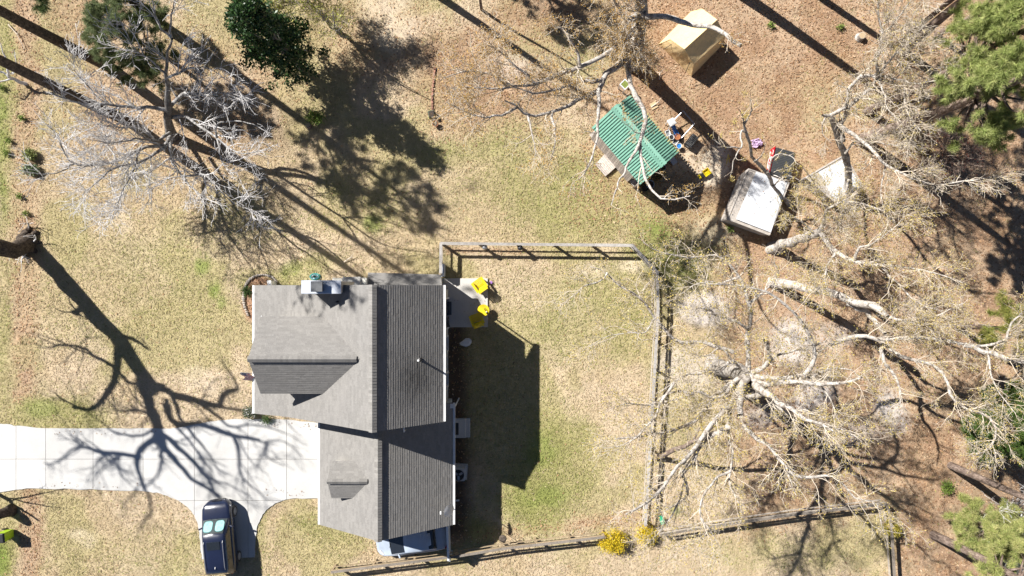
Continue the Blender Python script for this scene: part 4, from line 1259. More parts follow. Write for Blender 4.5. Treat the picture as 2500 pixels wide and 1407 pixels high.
def pine(label, bx, by, height, lean, crown0, crad, seed, r0=.2, pal=((.10, .15, .022), (.075, .115, .02), (.13, .18, .03)), nl=34, tufts=1500, needles=13, group=None, cat="pine tree",
         nlen=.32, wid=.022, dead=0, bark=None, cones=0):
    r = np.random.RandomState(seed)
    b = P(bx, by)
    root = thing("pine_tree", label, cat, b, 0, group)
    off = ORIG[root.name]
    lx, ly = lean
    tp = [(b[0] + lx * height * t + .12 * math.sin(seed + 5 * t), b[1] + ly * height * t + .12 * math.cos(seed * 2 + 4 * t), height * t, r0 * (1 - .8 * t) + .02) for t in np.linspace(0, 1, 8)]
    q = resample(tp, 22)
    s = 12
    V, Fc = tubes(q[None, :, :3], q[None, :, 3], s)
    link("trunk", np_mesh("trunk", V - off, Fc, bark or M_PINE, True), root)
    # whorled limbs
    m = nl
    t = np.sort(crown0 + (1 - crown0) * r.rand(m) ** .9 * .98)
    f = t * 21; i = np.minimum(f.astype(int), 20); u = (f - i)[:, None]
    p = q[i, :3] * (1 - u) + q[i + 1, :3] * u
    az = r.uniform(0, 2 * np.pi, m)
    rel = (t - crown0) / (1 - crown0)
    L = crad * (1.0 - .72 * rel ** 1.4) * r.uniform(.65, 1.1, m) * np.minimum(1, .55 + rel * 2.5)
    n = 7
    B = np.zeros((m, n, 3)); B[:, 0] = p
    cur = unit(np.stack([np.cos(az), np.sin(az), r.uniform(-.05, .35, m) + .5 * rel], 1))
    for k in range(1, n):
        cur = unit(cur + r.normal(size=(m, 3)) * .10 + np.array([0, 0, .05]))
        B[:, k] = B[:, k - 1] + cur * (L / (n - 1))[:, None]
    R = np.maximum((.035 + .03 * (1 - rel))[:, None] * (1 - np.linspace(0, 1, n))[None] * (r0 / .2), .010)
    sub, sr = spawn(r, B, R, 2.4, (.5, 1.3), (.5, 1.0), .12, 4, .14, .007, .3, .02)
    sub2, sr2 = spawn(r, sub, sr, 2.4, (.25, .6), (.4, .9), .12, 3, .12, .006, .2, .012) if len(sub) else (sub, sr)
    V, Fc = merge([tubes(B, R, 5), tubes(sub, sr, 3)] + ([tubes(sub2, sr2, 3)] if len(sub2) else []))
    o = link("limbs", np_mesh("limbs", V - off, Fc, bark or M_PINE, True), root); o["kind"] = "stuff"
    if dead: return root
    src = [x for x in (B[:, 3:], sub, sub2) if len(x)]
    C, D = [], []
    tot = sum(len(x) for x in src)
    for x in src:
        cnt = int(tufts * len(x) / tot) + 1
        j = r.randint(0, len(x), cnt); k = r.randint(max(0, x.shape[1] - 2), x.shape[1], cnt)
        C.append(x[j, k] + r.normal(size=(cnt, 3)) * .05); D.append(unit(x[j, -1] - x[j, 0] + np.array([0, 0, .15])))
    C, D = np.concatenate(C), np.concatenate(D)
    V, Fc = needle_tufts(r, C, D, needles, nlen, wid)
    pal = np.array(pal)
    col = pal[r.randint(0, len(pal), len(C))] * r.uniform(.8, 1.25, len(C))[:, None]
    col = np.repeat(col, needles * 3, 0)
    o = link("needles", np_mesh("needles", V - off, Fc, attr_mat("pine_needle", .6, .3, .3), False, col), root); o["kind"] = "stuff"
    return root


LIGHTP = ((.35, .395, .13), (.29, .345, .11), (.43, .45, .18), (.235, .29, .085))
DARKP = ((.085, .125, .04), (.105, .145, .045), (.07, .105, .035))
YELP = ((.40, .41, .15), (.32, .36, .11), (.48, .46, .20), (.25, .30, .09))
# east edge
pine("tall pine with a thick grey trunk and bright green crown in the upper right corner", 2103, 347, 15.5, (.02, .0), .62, 3.2, 201, .36, LIGHTP, 56, 4800, 17, "pines at the east edge")
pine("tall pine with trunk base hidden in scrub and green crown along the right edge", 2115, 270, 15.0, (.01, -.0), .60, 3.0, 202, .27, LIGHTP, 50, 4200, 17, "pines at the east edge")
pine("tall pine at the top right corner standing behind the crooked white tree", 2196, 120, 16.0, (-.04, .03), .6, 3.0, 203, .30, LIGHTP, 50, 4200, 17, "pines at the east edge")
pine("slender bare stemmed pine slanting to the top right", 2186, 117, 17.0, (-.02, .08), .72, 2.2, 204, .15, LIGHTP, 20, 1100, 14, "pines at the east edge")
pine("slim pine leaning to the right among grey twigs", 2290, 85, 13.0, (.02, -.02), .55, 2.4, 205, .17, LIGHTP, 24, 1500, 14, "pines at the east edge")
pine("small dark green pine below the long white limb at the right edge", 2348, 1010, 6.2, (.06, -.03), .22, 2.7, 206, .12, ((.10, .17, .04), (.08, .14, .035), (.13, .19, .045)), 44, 5200, 18, "pines at the east edge")
pine("thick trunked pine with yellow green tips in the bottom right corner", 2280, 1310, 13.0, (.03, .03), .40, 3.0, 207, .26, YELP, 48, 4200, 17, "pines at the east edge")
pine("pine with a short visible trunk beside grey brush at the lower right", 2318, 1138, 13.5, (.02, -.0), .62, 2.8, 208, .22, YELP, 40, 4000, 16, "pines at the east edge")
pine("low yellow green young pine at the bottom right edge", 2330, 1250, 5.0, (.05, -.05), .15, 2.2, 209, .10, YELP, 44, 4500, 18, "pines at the east edge")
pine("pine with thin yellowish crown at the right edge beside the white limb", 2330, 800, 9.5, (.05, .02), .45, 2.6, 210, .16, ((.30, .29, .08), (.24, .25, .06), (.20, .23, .05)), 36, 3000, 15, "pines at the east edge")
# west edge and beyond
pine("tall dark pine trunk crossing the top left corner", 272, 168, 26.0, (.0, .0), .72, 2.8, 211, .32, DARKP, 26, 600, 13, "pines west of the lawn", bark=M_DARKB)
pine("tall dark pine trunk running off the left edge beside the grey oak", 318, 292, 26.0, (-.01, .01), .74, 2.8, 212, .32, DARKP, 24, 450, 13, "pines west of the lawn", bark=M_DARKB)
pine("dark green pine with low drooping boughs in the top left corner", 402, 66, 19.0, (.0, .0), .50, 3.8, 213, .32, DARKP, 50, 4200, 14, "pines west of the lawn", bark=M_DARKB)
pine("low bushy dark green pine in the top left corner under the grey oak twigs", 398, 140, 6.0, (.0, .0), .12, 3.1, 220, .12, ((.13, .17, .075), (.17, .21, .09), (.20, .23, .11)), 60, 4200, 15, "pines west of the lawn", bark=M_DARKB)
pine("tall pine standing just outside the top edge behind the tent", 1782, -28, 19.0, (.01, .02), .6, 3.2, 214, .36, LIGHTP, 36, 1800, 13, "pines beyond the top edge")
pine("slimmer pine standing just outside the top edge right of the tent", 1966, -32, 18.0, (.01, .02), .6, 2.8, 215, .22, LIGHTP, 30, 1400, 13, "pines beyond the top edge")
pine("pine whose shadow crosses the litter at the top middle", 1030, -34, 17.0, (.01, .02), .68, 2.0, 216, .24, DARKP, 16, 300, 12, "pines beyond the top edge", dead=1)
pine("bushy evergreen outside the top edge shading the litter there", 1075, -200, 13.0, (.0, .0), .3, 3.0, 217, .25, DARKP, 50, 3200, 13, "pines beyond the top edge")
pine("thin dead pine stem beyond the top edge", 1180, 20, 9.0, (-.02, .05), .7, 1.2, 218, .08, DARKP, 8, 100, 8, "pines beyond the top edge", dead=1)


def leaf_crown(r, centre, radii, n, size, pal, shell=.55, clump=90, cs=.35, flat=.2, aspect=.5, cone=0.0):
    """Leaves in clumps through a crown's volume."""
    cc = unit(r.normal(size=(clump, 3))) * (shell + (1 - shell) * r.rand(clump) ** .6)[:, None]
    cc[:, 2] = np.abs(cc[:, 2]) * .9 - .15 if cone == 0 else cc[:, 2]
    cc[:, :2] *= (1 - cone * (cc[:, 2:3] + .6))
    cc = np.array(centre) + cc * np.array(radii) * r.uniform(.62, 1.14, clump)[:, None]
    j = r.randint(0, clump, n)
    c = cc[j] + r.normal(size=(n, 3)) * cs * np.array([1, 1, .7])
    V, Fc = leaf_quads(r, c, size, flat, aspect)
    pal = np.array(pal)
    col = pal[r.randint(0, len(pal), n)] * r.uniform(.75, 1.3, n)[:, None]
    return V, Fc, np.repeat(col, 4, 0), cc


def leafy(name, label, cat, base, centre, radii, n, size, pal, seed, trunk_r=.2, rough=.35, spec=.5, clump=90, cs=.35, shell=.55, group=None, bark=None, aspect=.5, part="crown", flat=.2, cone=0.0):
    r = np.random.RandomState(seed)
    root = thing(name, label, cat, base, 0, group); off = ORIG[root.name]
    V, Fc, col, cc = leaf_crown(r, centre, radii, n, size, pal, shell, clump, cs, flat, aspect, cone)
    o = link(part, np_mesh(part, V - off, Fc, attr_mat("leaf_%s" % name, rough, spec, .15), False, col), root); o["kind"] = "stuff"
    c = np.array(centre); b = np.array(base, float)
    mid = b + (c - b) * .6
    q = resample([(*b, trunk_r), (*mid, trunk_r * .7), (*c, trunk_r * .4)], 10)
    parts = [tubes(q[None, :, :3], q[None, :, 3], 10)]
    k = min(30, len(cc))
    B = np.stack([resample([(*(b + (c - b) * r.uniform(.3, .8)), trunk_r * .35), (*(p * .5 + mid * .5), trunk_r * .25), (*p, .012)], 6) for p in cc[:k]])
    link("trunk", np_mesh("trunk", (parts[0][0]) - off, parts[0][1], bark or M_GREY, True), root)
    V, Fc = tubes(B[:, :, :3], B[:, :, 3], 4)
    o = link("limbs", np_mesh("limbs", V - off, Fc, bark or M_GREY, True), root); o["kind"] = "stuff"
    return root


# magnolia: dense glossy crown at the top
mb = P(730, 165)
leafy("magnolia_tree", "dense glossy dark green magnolia at the top of the picture", "tree", mb, (mb[0], mb[1] + .1, 5.4), (2.5, 2.5, 5.2), 14500, (.14, .26),
      [[.018, .05, .012], [.028, .07, .016], [.022, .058, .014], [.045, .095, .025]], 301, .22, rough=.42, spec=.4, clump=230, cs=.18, shell=.5, cone=.45)
# light spring tree beside it
wl = P(808, 62)
SPT = [[(wl[0], wl[1], 0, .13), (wl[0] - .3, wl[1] + .2, 2.0, .11), (wl[0] - .7, wl[1] + .4, 3.6, .08), (wl[0] - 1.0, wl[1] + .9, 5.2, .03)],
       [(wl[0] - .5, wl[1] + .3, 2.6, .07), (wl[0] - 1.3, wl[1] - .2, 4.0, .05), (wl[0] - 2.2, wl[1] - .6, 5.0, .015)],
       [(wl[0] - .5, wl[1] + .3, 2.2, .07), (wl[0] + .4, wl[1] + .9, 3.8, .05), (wl[0] + .8, wl[1] + 1.4, 5.2, .015)],
       [(wl[0] - .6, wl[1] + .3, 3.0, .06), (wl[0] - 1.2, wl[1] + 1.4, 4.3, .04), (wl[0] - 1.9, wl[1] + 2.4, 5.2, .015)],
       [(wl[0] - .2, wl[1] + .1, 1.6, .06), (wl[0] + .5, wl[1] - .6, 2.8, .04), (wl[0] + .4, wl[1] - 1.3, 3.8, .012)]]
tree("spring_tree", "young tree with thin yellow green new leaves beside the magnolia", "tree", SPT, M_GREY, M_TWIG_P, 302, levels=tw(3.2, .85), base=wl,
     bud=dict(n=11000, size=(.06, .13), spread=.14, pal=[[.44, .46, .10], [.54, .52, .16], [.36, .40, .08]]))
wl2 = P(850, 92)
tree("young_tree", "thin leafless sapling whose crooked shadow crosses the straw at the top", "tree",
     [[(wl2[0], wl2[1], 0, .07), (wl2[0] - .1, wl2[1] - .5, 2.0, .06), (wl2[0] + .1, wl2[1] - .7, 3.6, .045), (wl2[0] + .5, wl2[1] - .6, 5.6, .02)],
      [(wl2[0], wl2[1] - .6, 2.6, .04), (wl2[0] + .7, wl2[1] - .9, 4.2, .015)]], M_GREY, M_TWIG_G, 303, levels=tw(.6, .5), base=wl2)
# dead snag at the left edge
sn = P(62, 205)
tree("dead_tree", "dead white snag with crooked branches at the left edge", "tree",
     [[(sn[0], sn[1], 0, .10), (sn[0] - .3, sn[1] + .1, .8, .09), (sn[0] + .2, sn[1] + .6, 1.8, .06), (sn[0] + .5, sn[1] + 1.6, 2.8, .02)],
      [(sn[0] - .3, sn[1] + .1, .8, .07), (sn[0] - 1.0, sn[1] + .7, 1.8, .04), (sn[0] - .8, sn[1] + 1.6, 2.6, .012)],
      [(sn[0] - .2, sn[1] + .1, .7, .06), (sn[0] - 1.2, sn[1] - .2, 1.2, .03), (sn[0] - 2.0, sn[1] + .2, 1.6, .012)],
      [(sn[0], sn[1] + .3, 1.2, .05), (sn[0] + .9, sn[1] + .4, 2.0, .03), (sn[0] + 1.3, sn[1] + 1.2, 2.8, .012)]], M_TWIG_G, M_TWIG_G, 304, levels=tw(1.4, .5), base=sn)
# twigs over the street end of the driveway, tree stands outside the left edge
sw = P(-40, 1180)
tree("roadside_tree", "bare roadside tree whose twigs reach over the driveway at the left edge", "tree",
     [[(sw[0], sw[1], 0, .12), (sw[0] - .2, sw[1] + .1, 2.0, .10), (sw[0] - .2, sw[1] + .2, 4.0, .05)],
      [(sw[0] - .2, sw[1] + .1, 1.6, .05), (sw[0] + .9, sw[1] + .3, 2.6, .03), (sw[0] + 2.4, sw[1] + .4, 3.2, .012)],
      [(sw[0] - .2, sw[1] + .1, 2.0, .05), (sw[0] + .8, sw[1] + 1.2, 3.0, .03), (sw[0] + 2.0, sw[1] + 1.9, 3.6, .012)]], M_GREY, M_TWIG_G, 305, levels=tw(.9, .55), base=sw)
# grey leafless brush at the bottom right
gb = P(2400, 1270)
GB = [[(gb[0], gb[1], 0, .12), (gb[0] + .3, gb[1] + .1, 1.5, .09), (gb[0] + .6, gb[1] + .3, 3.0, .04)]]
rg = np.random.RandomState(9)
for k in range(13):
    a = k * .483 + rg.uniform(-.2, .2)
    L = rg.uniform(1.6, 2.9)
    GB.append([(gb[0] + .3, gb[1] + .1, rg.uniform(.8, 2.4), .05), (gb[0] + .4 + math.cos(a) * L * .5, gb[1] + .2 + math.sin(a) * L * .5, rg.uniform(1.8, 3.0), .035),
               (gb[0] + .5 + math.cos(a) * L, gb[1] + .3 + math.sin(a) * L, rg.uniform(2.2, 4.2), .012)])
tree("grey_brush", "leafless grey brush with a tangle of pale stems at the bottom right", "shrub", GB, M_TWIG_G, M_TWIG_G, 306, levels=tw(1.5, .75), base=gb)
# reddish thicket on the right
rt = P(2295, 385)
RT = [[(rt[0], rt[1], 0, .08), (rt[0] + .1, rt[1], .8, .07), (rt[0] + .2, rt[1] - .1, 1.8, .03)]]
for k in range(14):
    a = k * .45 + rg.uniform(-.2, .2); L = rg.uniform(1.2, 2.6)
    RT.append([(rt[0] + .1, rt[1], rg.uniform(.1, .8), .04), (rt[0] + math.cos(a) * L * .5, rt[1] + math.sin(a) * L * .4, rg.uniform(.8, 1.8), .03),
               (rt[0] + math.cos(a) * L, rt[1] + math.sin(a) * L * .7, rg.uniform(1.2, 2.6), .01)])
tree("bare_thicket", "brown leafless thicket with a few red leaves on the shaded right side", "shrub", RT, M_PINE, mat("brown_twig", (.26, .19, .15), .9, .2), 307, levels=tw(1.5, .7), base=rt,
     bud=dict(n=350, size=(.06, .12), spread=.06, pal=[[.25, .03, .02], [.20, .05, .03]]))
# second undergrowth bush near the pines
for (bx, by, lab, sd) in ((2205, 300, "tangled tan undergrowth around the pine trunks at the upper right", 311), (2190, 150, "pale twiggy undergrowth at the foot of the slim pines", 312)):
    q = P(bx, by)
    U = [[(q[0], q[1], 0, .05), (q[0], q[1] + .1, .7, .04), (q[0] + .1, q[1], 1.5, .02)]]
    for k in range(14):
        a = k * .45 + rg.uniform(-.2, .2); L = rg.uniform(1.0, 2.4)
        U.append([(q[0], q[1], .2, .03), (q[0] + math.cos(a) * L * .5, q[1] + math.sin(a) * L * .5, rg.uniform(.6, 1.5), .02), (q[0] + math.cos(a) * L, q[1] + math.sin(a) * L, rg.uniform(.9, 2.2), .01)])
    tree("undergrowth_shrub", lab, "shrub", U, M_TWIG_P, M_TWIG_P, sd, levels=tw(1.3, .6), bud=dict(BUD, n=2600), base=q)


# forsythia and little shrubs
def shrub(label, px, py, h, rx, n, size, pal, seed, name="shrub", cat="shrub", rough=.6, group=None, clump=60, cs=.12, flat=.1):
    b = P(px, py)
    return leafy(name, label, cat, b, (b[0], b[1], h * .5), (rx, rx * .9, h * .5), n, size, pal, seed, .04, rough, .3, clump, cs, .45, group, M_PINE, .5, "foliage", flat)


YEL = [[.62, .44, .015], [.70, .52, .03], [.52, .38, .01], [.34, .30, .02]]
shrub("larger yellow flowering forsythia against the south fence", 1492, 1312, 1.35, .88, 5200, (.05, .11), YEL, 321, "forsythia_bush", "flowering bush", group="forsythia by the fence corner", clump=110, cs=.15)
shrub("smaller yellow flowering forsythia at the corner of the two fences", 1573, 1297, 1.2, .66, 3000, (.05, .11), YEL, 322, "forsythia_bush", "flowering bush", group="forsythia by the fence corner", clump=80, cs=.15)
shrub("yellow budded bush over the east end of the south fence", 2160, 1280, 1.6, .55, 1500, (.05, .11), [[.40, .32, .04], [.32, .28, .04], [.25, .22, .04]], 323, "budding_bush", "bush")
shrub("round green shrub in the mulch bed at the corner of the house", 612, 712, .8, .36, 1100, (.05, .10), [[.06, .12, .03], [.09, .16, .04], [.05, .09, .025]], 324)
shrub("bright green leafy shrub beside the cut log on the lawn", 773, 291, .8, .46, 1100, (.07, .14), [[.16, .24, .04], [.12, .20, .03], [.22, .27, .06]], 325)
shrub("dark azalea with white flowers at the front corner of the house", 614, 1004, .8, .42, 1300, (.05, .10), [[.05, .09, .025], [.04, .08, .02], [.05, .09, .025], [.62, .60, .60]], 326)
shrub("low green shrub between porch roof and driveway", 655, 1022, .5, .30, 700, (.05, .09), [[.06, .11, .03], [.08, .14, .035]], 327)
shrub("small evergreen seedling at the lower right beside the pines", 2300, 1185, .9, .42, 900, (.05, .12), [[.12, .19, .03], [.16, .22, .04]], 328)
shrub("pale green grassy tuft on the left litter strip", 80, 380, .5, .32, 700, (.08, .2), [[.22, .26, .08], [.28, .30, .12]], 329)
shrub("bluish green pine seedling at the left edge under the oak twigs", 82, 415, .5, .42, 700, (.08, .2), [[.17, .22, .12], [.22, .27, .15]], 330)
WEED = ["green weed tuft on the litter strip, upper of the pair above the dark leaning trunk", "green weed tuft on the litter strip, lower of the pair above the dark leaning trunk",
        "green weed tuft at the left edge level with the grassy tuft", "green weed tuft at the left edge just above another", "green weed tuft on the strip under the dark pine trunk",
        "green weed tuft nearest the top left corner by the white snag", "green weed tuft right of the tent beside the wide trunk shadow", "green weed tuft between the two trunk shadows near the stump",
        "lone green weed tuft on bare soil left of the large tarp coop"]
for k, (bx, by) in enumerate(((52, 480), (66, 522), (20, 375), (25, 345), (58, 290), (10, 215), (1880, 62), (2050, 68), (1780, 560))):
    shrub(WEED[k], bx, by, .3, .18, 160, (.06, .14), [[.15, .22, .04], [.2, .25, .06]], 340 + k, "weed_tuft", "weed",
          group=["weeds on the west strip", "weeds in the east litter"][bx > 1000], clump=14, cs=.08)
# ------------------------------------------------------------------ post and rail fences
M_RAIL = mat("weathered_rail", (0.50, 0.46, 0.40), rough=.85, var=.22, scale=3, col2=(0.36, 0.31, 0.26), bscale=14, bump=.006, stretch=(1, 1, 1), tint=True, spec=.2)
M_RAIL2 = mat("dark_rail", (0.24, 0.21, 0.18), rough=.9, var=.25, scale=3, col2=(0.15, 0.125, 0.10), bscale=14, bump=.006, tint=True, spec=.2)
M_POST = mat("fence_post", (0.40, 0.31, 0.20), rough=.85, var=.2, scale=4, col2=(0.30, 0.23, 0.15), bscale=20, tint=True, spec=.2)


def fence(name, label, pts, h, side, step=2.35, cap=.16, rails=(1.08, .55), m_cap=None, m_rail=None, seed=0, post_w=.13, group=None):
    """Posts with rails on one side and a flat cap board; pts are photo points of the cap."""
    r = random.Random(seed)
    P3 = [np.array(P(a, b, h)) for a, b in pts]
    root = thing(name, label, "fence", (P3[0][0], P3[0][1], 0), 0, group)
    m_cap = m_cap or M_RAIL; m_rail = m_rail or M_RAIL
    posts = []
    for a, b in zip(P3[:-1], P3[1:]):
        L = np.linalg.norm((b - a)[:2]); n = max(1, int(round(L / step)))
        d = (b - a) / np.linalg.norm(b - a); nn = np.array([-d[1], d[0], 0]) * side
        for k in range(n):
            p, q = a + (b - a) * k / n, a + (b - a) * (k + 1) / n
            posts.append((p, d))
            for zi, z in enumerate(rails):
                e = r.uniform(-.03, .03)
                pp, qq = p + nn * (.075) + d * .006, q + nn * (.075) - d * .006
                MB().bar((pp[0], pp[1], z + e), (qq[0], qq[1], z + e * .3), .032, .14, t=r.uniform(.82, 1.12)).build("rail", m_rail, root)
            if cap:
                dz = r.uniform(-.006, .006)
                pp, qq = p + nn * .03 + d * .004, q + nn * .03 - d * .004
                MB().bar((pp[0], pp[1], h + dz), (qq[0], qq[1], h + dz), cap * r.uniform(.92, 1.06), .036, t=r.uniform(.85, 1.15)).build("cap_board", m_cap, root)
    posts.append((P3[-1], d))
    for p, d in posts:
        MB().box((p[0], p[1], (h - .02) / 2), (post_w, post_w, h - .025), rz=math.atan2(d[1], d[0]) + r.uniform(-.05, .05), rx=r.uniform(-.02, .02), ry=r.uniform(-.02, .02), t=r.uniform(.85, 1.1)).build("post", M_POST, root)
    return root


fence("rail_fence", "weathered post and rail fence enclosing the back yard on its north and east sides",
      [(1074, 668), (1075, 593), (1545, 598), (1606, 664), (1608, 760), (1600, 900), (1588, 1100), (1577, 1284)], 1.25, -1, seed=1, cap=.165, m_cap=mat("bleached_cap", (0.40, 0.38, 0.355), .8, .25, 3, col2=(.26, .24, .22), bscale=12, tint=True, spec=.2))
fence("rail_fence", "brown post and rail fence below the garage running up to the forsythia",
      [(808, 1399), (1110, 1361), (1225, 1342), (1475, 1313)], 1.2, 1, seed=2, cap=.15, rails=(1.03, .5), m_cap=M_RAIL2, m_rail=M_POST, step=2.3)
fence("rail_fence", "grey post and rail fence east of the forsythia ending at the right corner",
      [(1612, 1308), (1720, 1290), (1940, 1258), (2165, 1232), (2176, 1290), (2184, 1420)], 1.2, 1, seed=3, cap=.15, rails=(1.03, .5), m_cap=M_RAIL2, m_rail=M_RAIL)

# white board gate between garage corner and the fence
wg = thing("white_gate", "white board gate panel between the garage corner and the south fence", "gate", P(1094, 1325), 0)
a, b = P(1092, 1284, 1.5), P(1095, 1368, 1.5)
for k in range(8):
    MB().bar((a[0], a[1], .15 + k * .185), (b[0], b[1], .15 + k * .185), .04, .18, t=1).build("board", M_TRIM, wg)
MB().bar((a[0], a[1], 1.62), (b[0], b[1], 1.62), .13, .05).build("cap_board", M_TRIM, wg)
for q in (a, b): MB().box((q[0] + .07, q[1], .8), (.1, .1, 1.58)).build("post", M_TRIM, wg)

# ------------------------------------------------------------------ house surroundings
ac = thing("air_conditioner", "grey outdoor air conditioner unit with round fan on the garage side", "air conditioner", P(1122, 1151), rad(-3))
MB().box((0, 0, .04), (1.0, 1.0, .08)).build("pad", M_PATIO, ac, True)
MB().box((0, 0, .44), (.80, .80, .70)).build("cabinet", mat("ac_cabinet", (.50, .51, .52), .5, .06), ac, True, bevel=.04, seg=2)
MB().tube([(0, -.03, .792), (0, -.03, .80)], .33, 24).build("fan_opening", M_BLACK, ac, True)
MB().tube([(.36 * math.cos(q), -.03 + .36 * math.sin(q), .80) for q in np.linspace(0, 2 * math.pi, 25)[:-1]], .022, 6, closed=True).build("fan_ring", M_METAL, ac, True)
for k in range(3):
    q = k * 2.094 + .6
    MB().bar((.05 * math.cos(q), -.03 + .05 * math.sin(q), .806), (.29 * math.cos(q), -.03 + .29 * math.sin(q), .815), .14, .008, up=(.2, 0, 1)).build("fan_blade", M_METAL, ac, True)
g = MB()
for k in range(10): g.box((0, .35 - k * .004, .1 + k * .06), (.76, .01, .012))
g.build("louvre", M_METAL, ac, True, kind="stuff")

st = thing("concrete_step", "pale concrete landing with a dark mat outside the garage side door", "step", P(1124, 1044), 0)
MB().box((0, 0, .16), (.72, 1.2, .32)).build("landing", M_PATIO, st, True, bevel=.015)
MB().box((.48, 0, .08), (.28, 1.2, .16)).build("lower_step", M_PATIO, st, True, bevel=.015)
MB().box((-.22, -.02, .333), (.26, .75, .02)).build("mat", M_BLACK, st, True)

dr = thing("splash_block", "small pale downspout extension on the soil by the garage", "downspout", P(1112, 1222), 0)
MB().tube([(-.35, 0, .12), (.25, .03, .08)], .055, 8).build("pipe", M_TRIM, dr, True)

# satellite dish on the garage roof
sp = P(1093, 1247, 3.9)
dish = thing("satellite_dish", "white satellite dish on the lower edge of the garage roof", "satellite dish", (sp[0], sp[1], 3.35), 0)
rings = []
for i in range(5):
    q = i / 4
    rings.append([(.36 * q * q * .22 - .02 + .0, .36 * q * math.cos(t), .48 * q * math.sin(t)) for t in np.linspace(0, 2 * math.pi, 21)[:-1]])
m = MB()
R = Euler((0, rad(-30), 0)).to_matrix()
rot = lambda p: tuple(R @ Vector((-p[0], p[1], p[2])) + Vector((.12, 0, .58)))
m.loft([[rot(p) for p in r_] for r_ in rings], cap=False)
m.loft([[tuple(Vector(rot(p)) + Vector((.012, 0, -.012))) for p in r_] for r_ in rings], cap=False)
m.build("dish", M_TRIM, dish, True, smooth=True)
MB().tube([(0, 0, -.25), (0.02, 0, .3), (.14, 0, .58)], .028, 8).build("mast", M_METAL, dish, True)
MB().tube([(.14, 0, .45), (-.12, 0, .72), (-.40, 0, .95)], .018, 6).build("feed_arm", M_TRIM, dish, True)
MB().bar((-.36, -.09, .95), (-.36, .09, .95), .09, .09).build("receiver", M_TRIM, dish, True, bevel=.015)

# flag on the front gable
fp = P(625, 906, 3.4)
fl = thing("flag", "small striped flag with a blue starred corner hanging on the house front", "flag", (fp[0], fp[1], 0), 0)
MB().tube([(.15, -.2, 3.2), (-.55, .02, 4.3)], .015, 6).build("pole", M_TRIM, fl, True)
m = MB()
rows = []
for j in range(14):
    v = j / 13
    rows.append([(-.52 + .42 * v - .10 * math.sin(u * 7 + v), .02 - .12 * v - .62 * u * .75, 4.22 - .45 * v - .30 * u + .04 * math.sin(u * 8)) for u in np.linspace(0, 1, 11)])
V = [p for r_ in rows for p in r_]
F_, M_ = [], []
for j in range(13):
    for i in range(10):
        n = j * 11 + i
        F_.append((n, n + 1, n + 12, n + 11)); M_.append(2 if (i < 4 and j < 7) else (0 if j % 2 == 0 else 1))
me = np_mesh("cloth", np.array(V), [list(f) for f in F_], [mat("flag_red", (.45, .03, .05), .8, .05), mat("flag_white", (.75, .74, .74), .8, .05), mat("flag_blue", (.03, .05, .20), .8, .05)], True, None, M_)
cl = link("cloth", me, fl, True)
s = MB()
for j in range(5):
    for i in range(3):
        a = np.array(rows[j + 1][i]); b = np.array(rows[j + 2][i + 1]); c = (a + b) / 2 + np.array([-.012, .0, .02])
        s.box(tuple(c), (.025, .025, .004), ry=.5)
s.build("star", bpy.data.materials["flag_white"], fl, True, kind="stuff")

# hose reel beside the chimney
hz = thing("garden_hose", "coiled teal garden hose on the grass beside the chimney", "hose", P(770, 676), 0)
for k, (rr, c) in enumerate(((.34, 0), (.30, 1), (.25, 0), (.20, 2), (.14, 0))):
    MB().tube([(rr * math.cos(q), rr * .62 * math.sin(q), .05 + .05 * (k % 3) + .015 * math.sin(3 * q)) for q in np.linspace(0, 2 * math.pi, 25)[:-1]], .026, 6, closed=True).build(
        "hose_loop", [mat("hose_teal", (.02, .16, .20), .5, .1), mat("hose_green", (.05, .35, .22), .5, .1), M_TRIM][c], hz, True)
# white utility box at the north-west corner and meter
ub = thing("utility_box", "small white box standing at the top left corner of the house", "utility box", P(671, 692), .1)
MB().box((0, 0, .5), (.22, .30, 1.0)).build("box", M_TRIM, ub, True, bevel=.02); MB().box((0, 0, 1.01), (.25, .33, .03)).build("lid", M_TRIM, ub, True)
ub = thing("utility_box", "white cabinet against the wall just above the patio", "utility box", P(1083, 661), 0)
MB().box((0, 0, .45), (.24, .75, .9)).build("box", M_TRIM, ub, True, bevel=.02); MB().box((0, 0, .91), (.27, .80, .03)).build("lid", M_GALV, ub, True)

# mulch bed edged with stones
bed = thing("flower_bed", "mulched flower bed ringed with stones at the north west house corner", "flower bed", P(632, 705), 0, kind="structure")
M_STONE = mat("bed_stone", (.42, .37, .32), .9, .2, 8, bump=.01, tint=True)
rs = random.Random(4)
ring = smooth_px([(606, 770), (597, 745), (595, 720), (601, 695), (616, 678), (640, 671), (663, 676), (674, 688)], 5)
for q in ring:
    p = P(*q)
    m = MB(); m.sphere((p[0], p[1], .05), (rs.uniform(.08, .13), rs.uniform(.06, .10), rs.uniform(.05, .09)), 7, 4, t=rs.uniform(.7, 1.2))
    m.build("edging_stone", M_STONE, bed)

# brick path border in the trees
pb = thing("brick_border", "row of old bricks edging the leafy bed at the top middle", "border", P(1056, 230), 0, kind="structure")
M_BRICK = mat("old_brick", (.34, .17, .12), .9, .2, 6, bump=.006, tint=True)
q0 = smooth_px([(1062, 168), (1058, 200), (1055, 240), (1056, 270)], 4)
for i, q in enumerate(q0):
    p = P(*q); MB().box((p[0], p[1], .04), (.10, .2, .08), rz=rs.uniform(-.3, .3), t=rs.uniform(.7, 1.3)).build("brick", M_BRICK, pb)


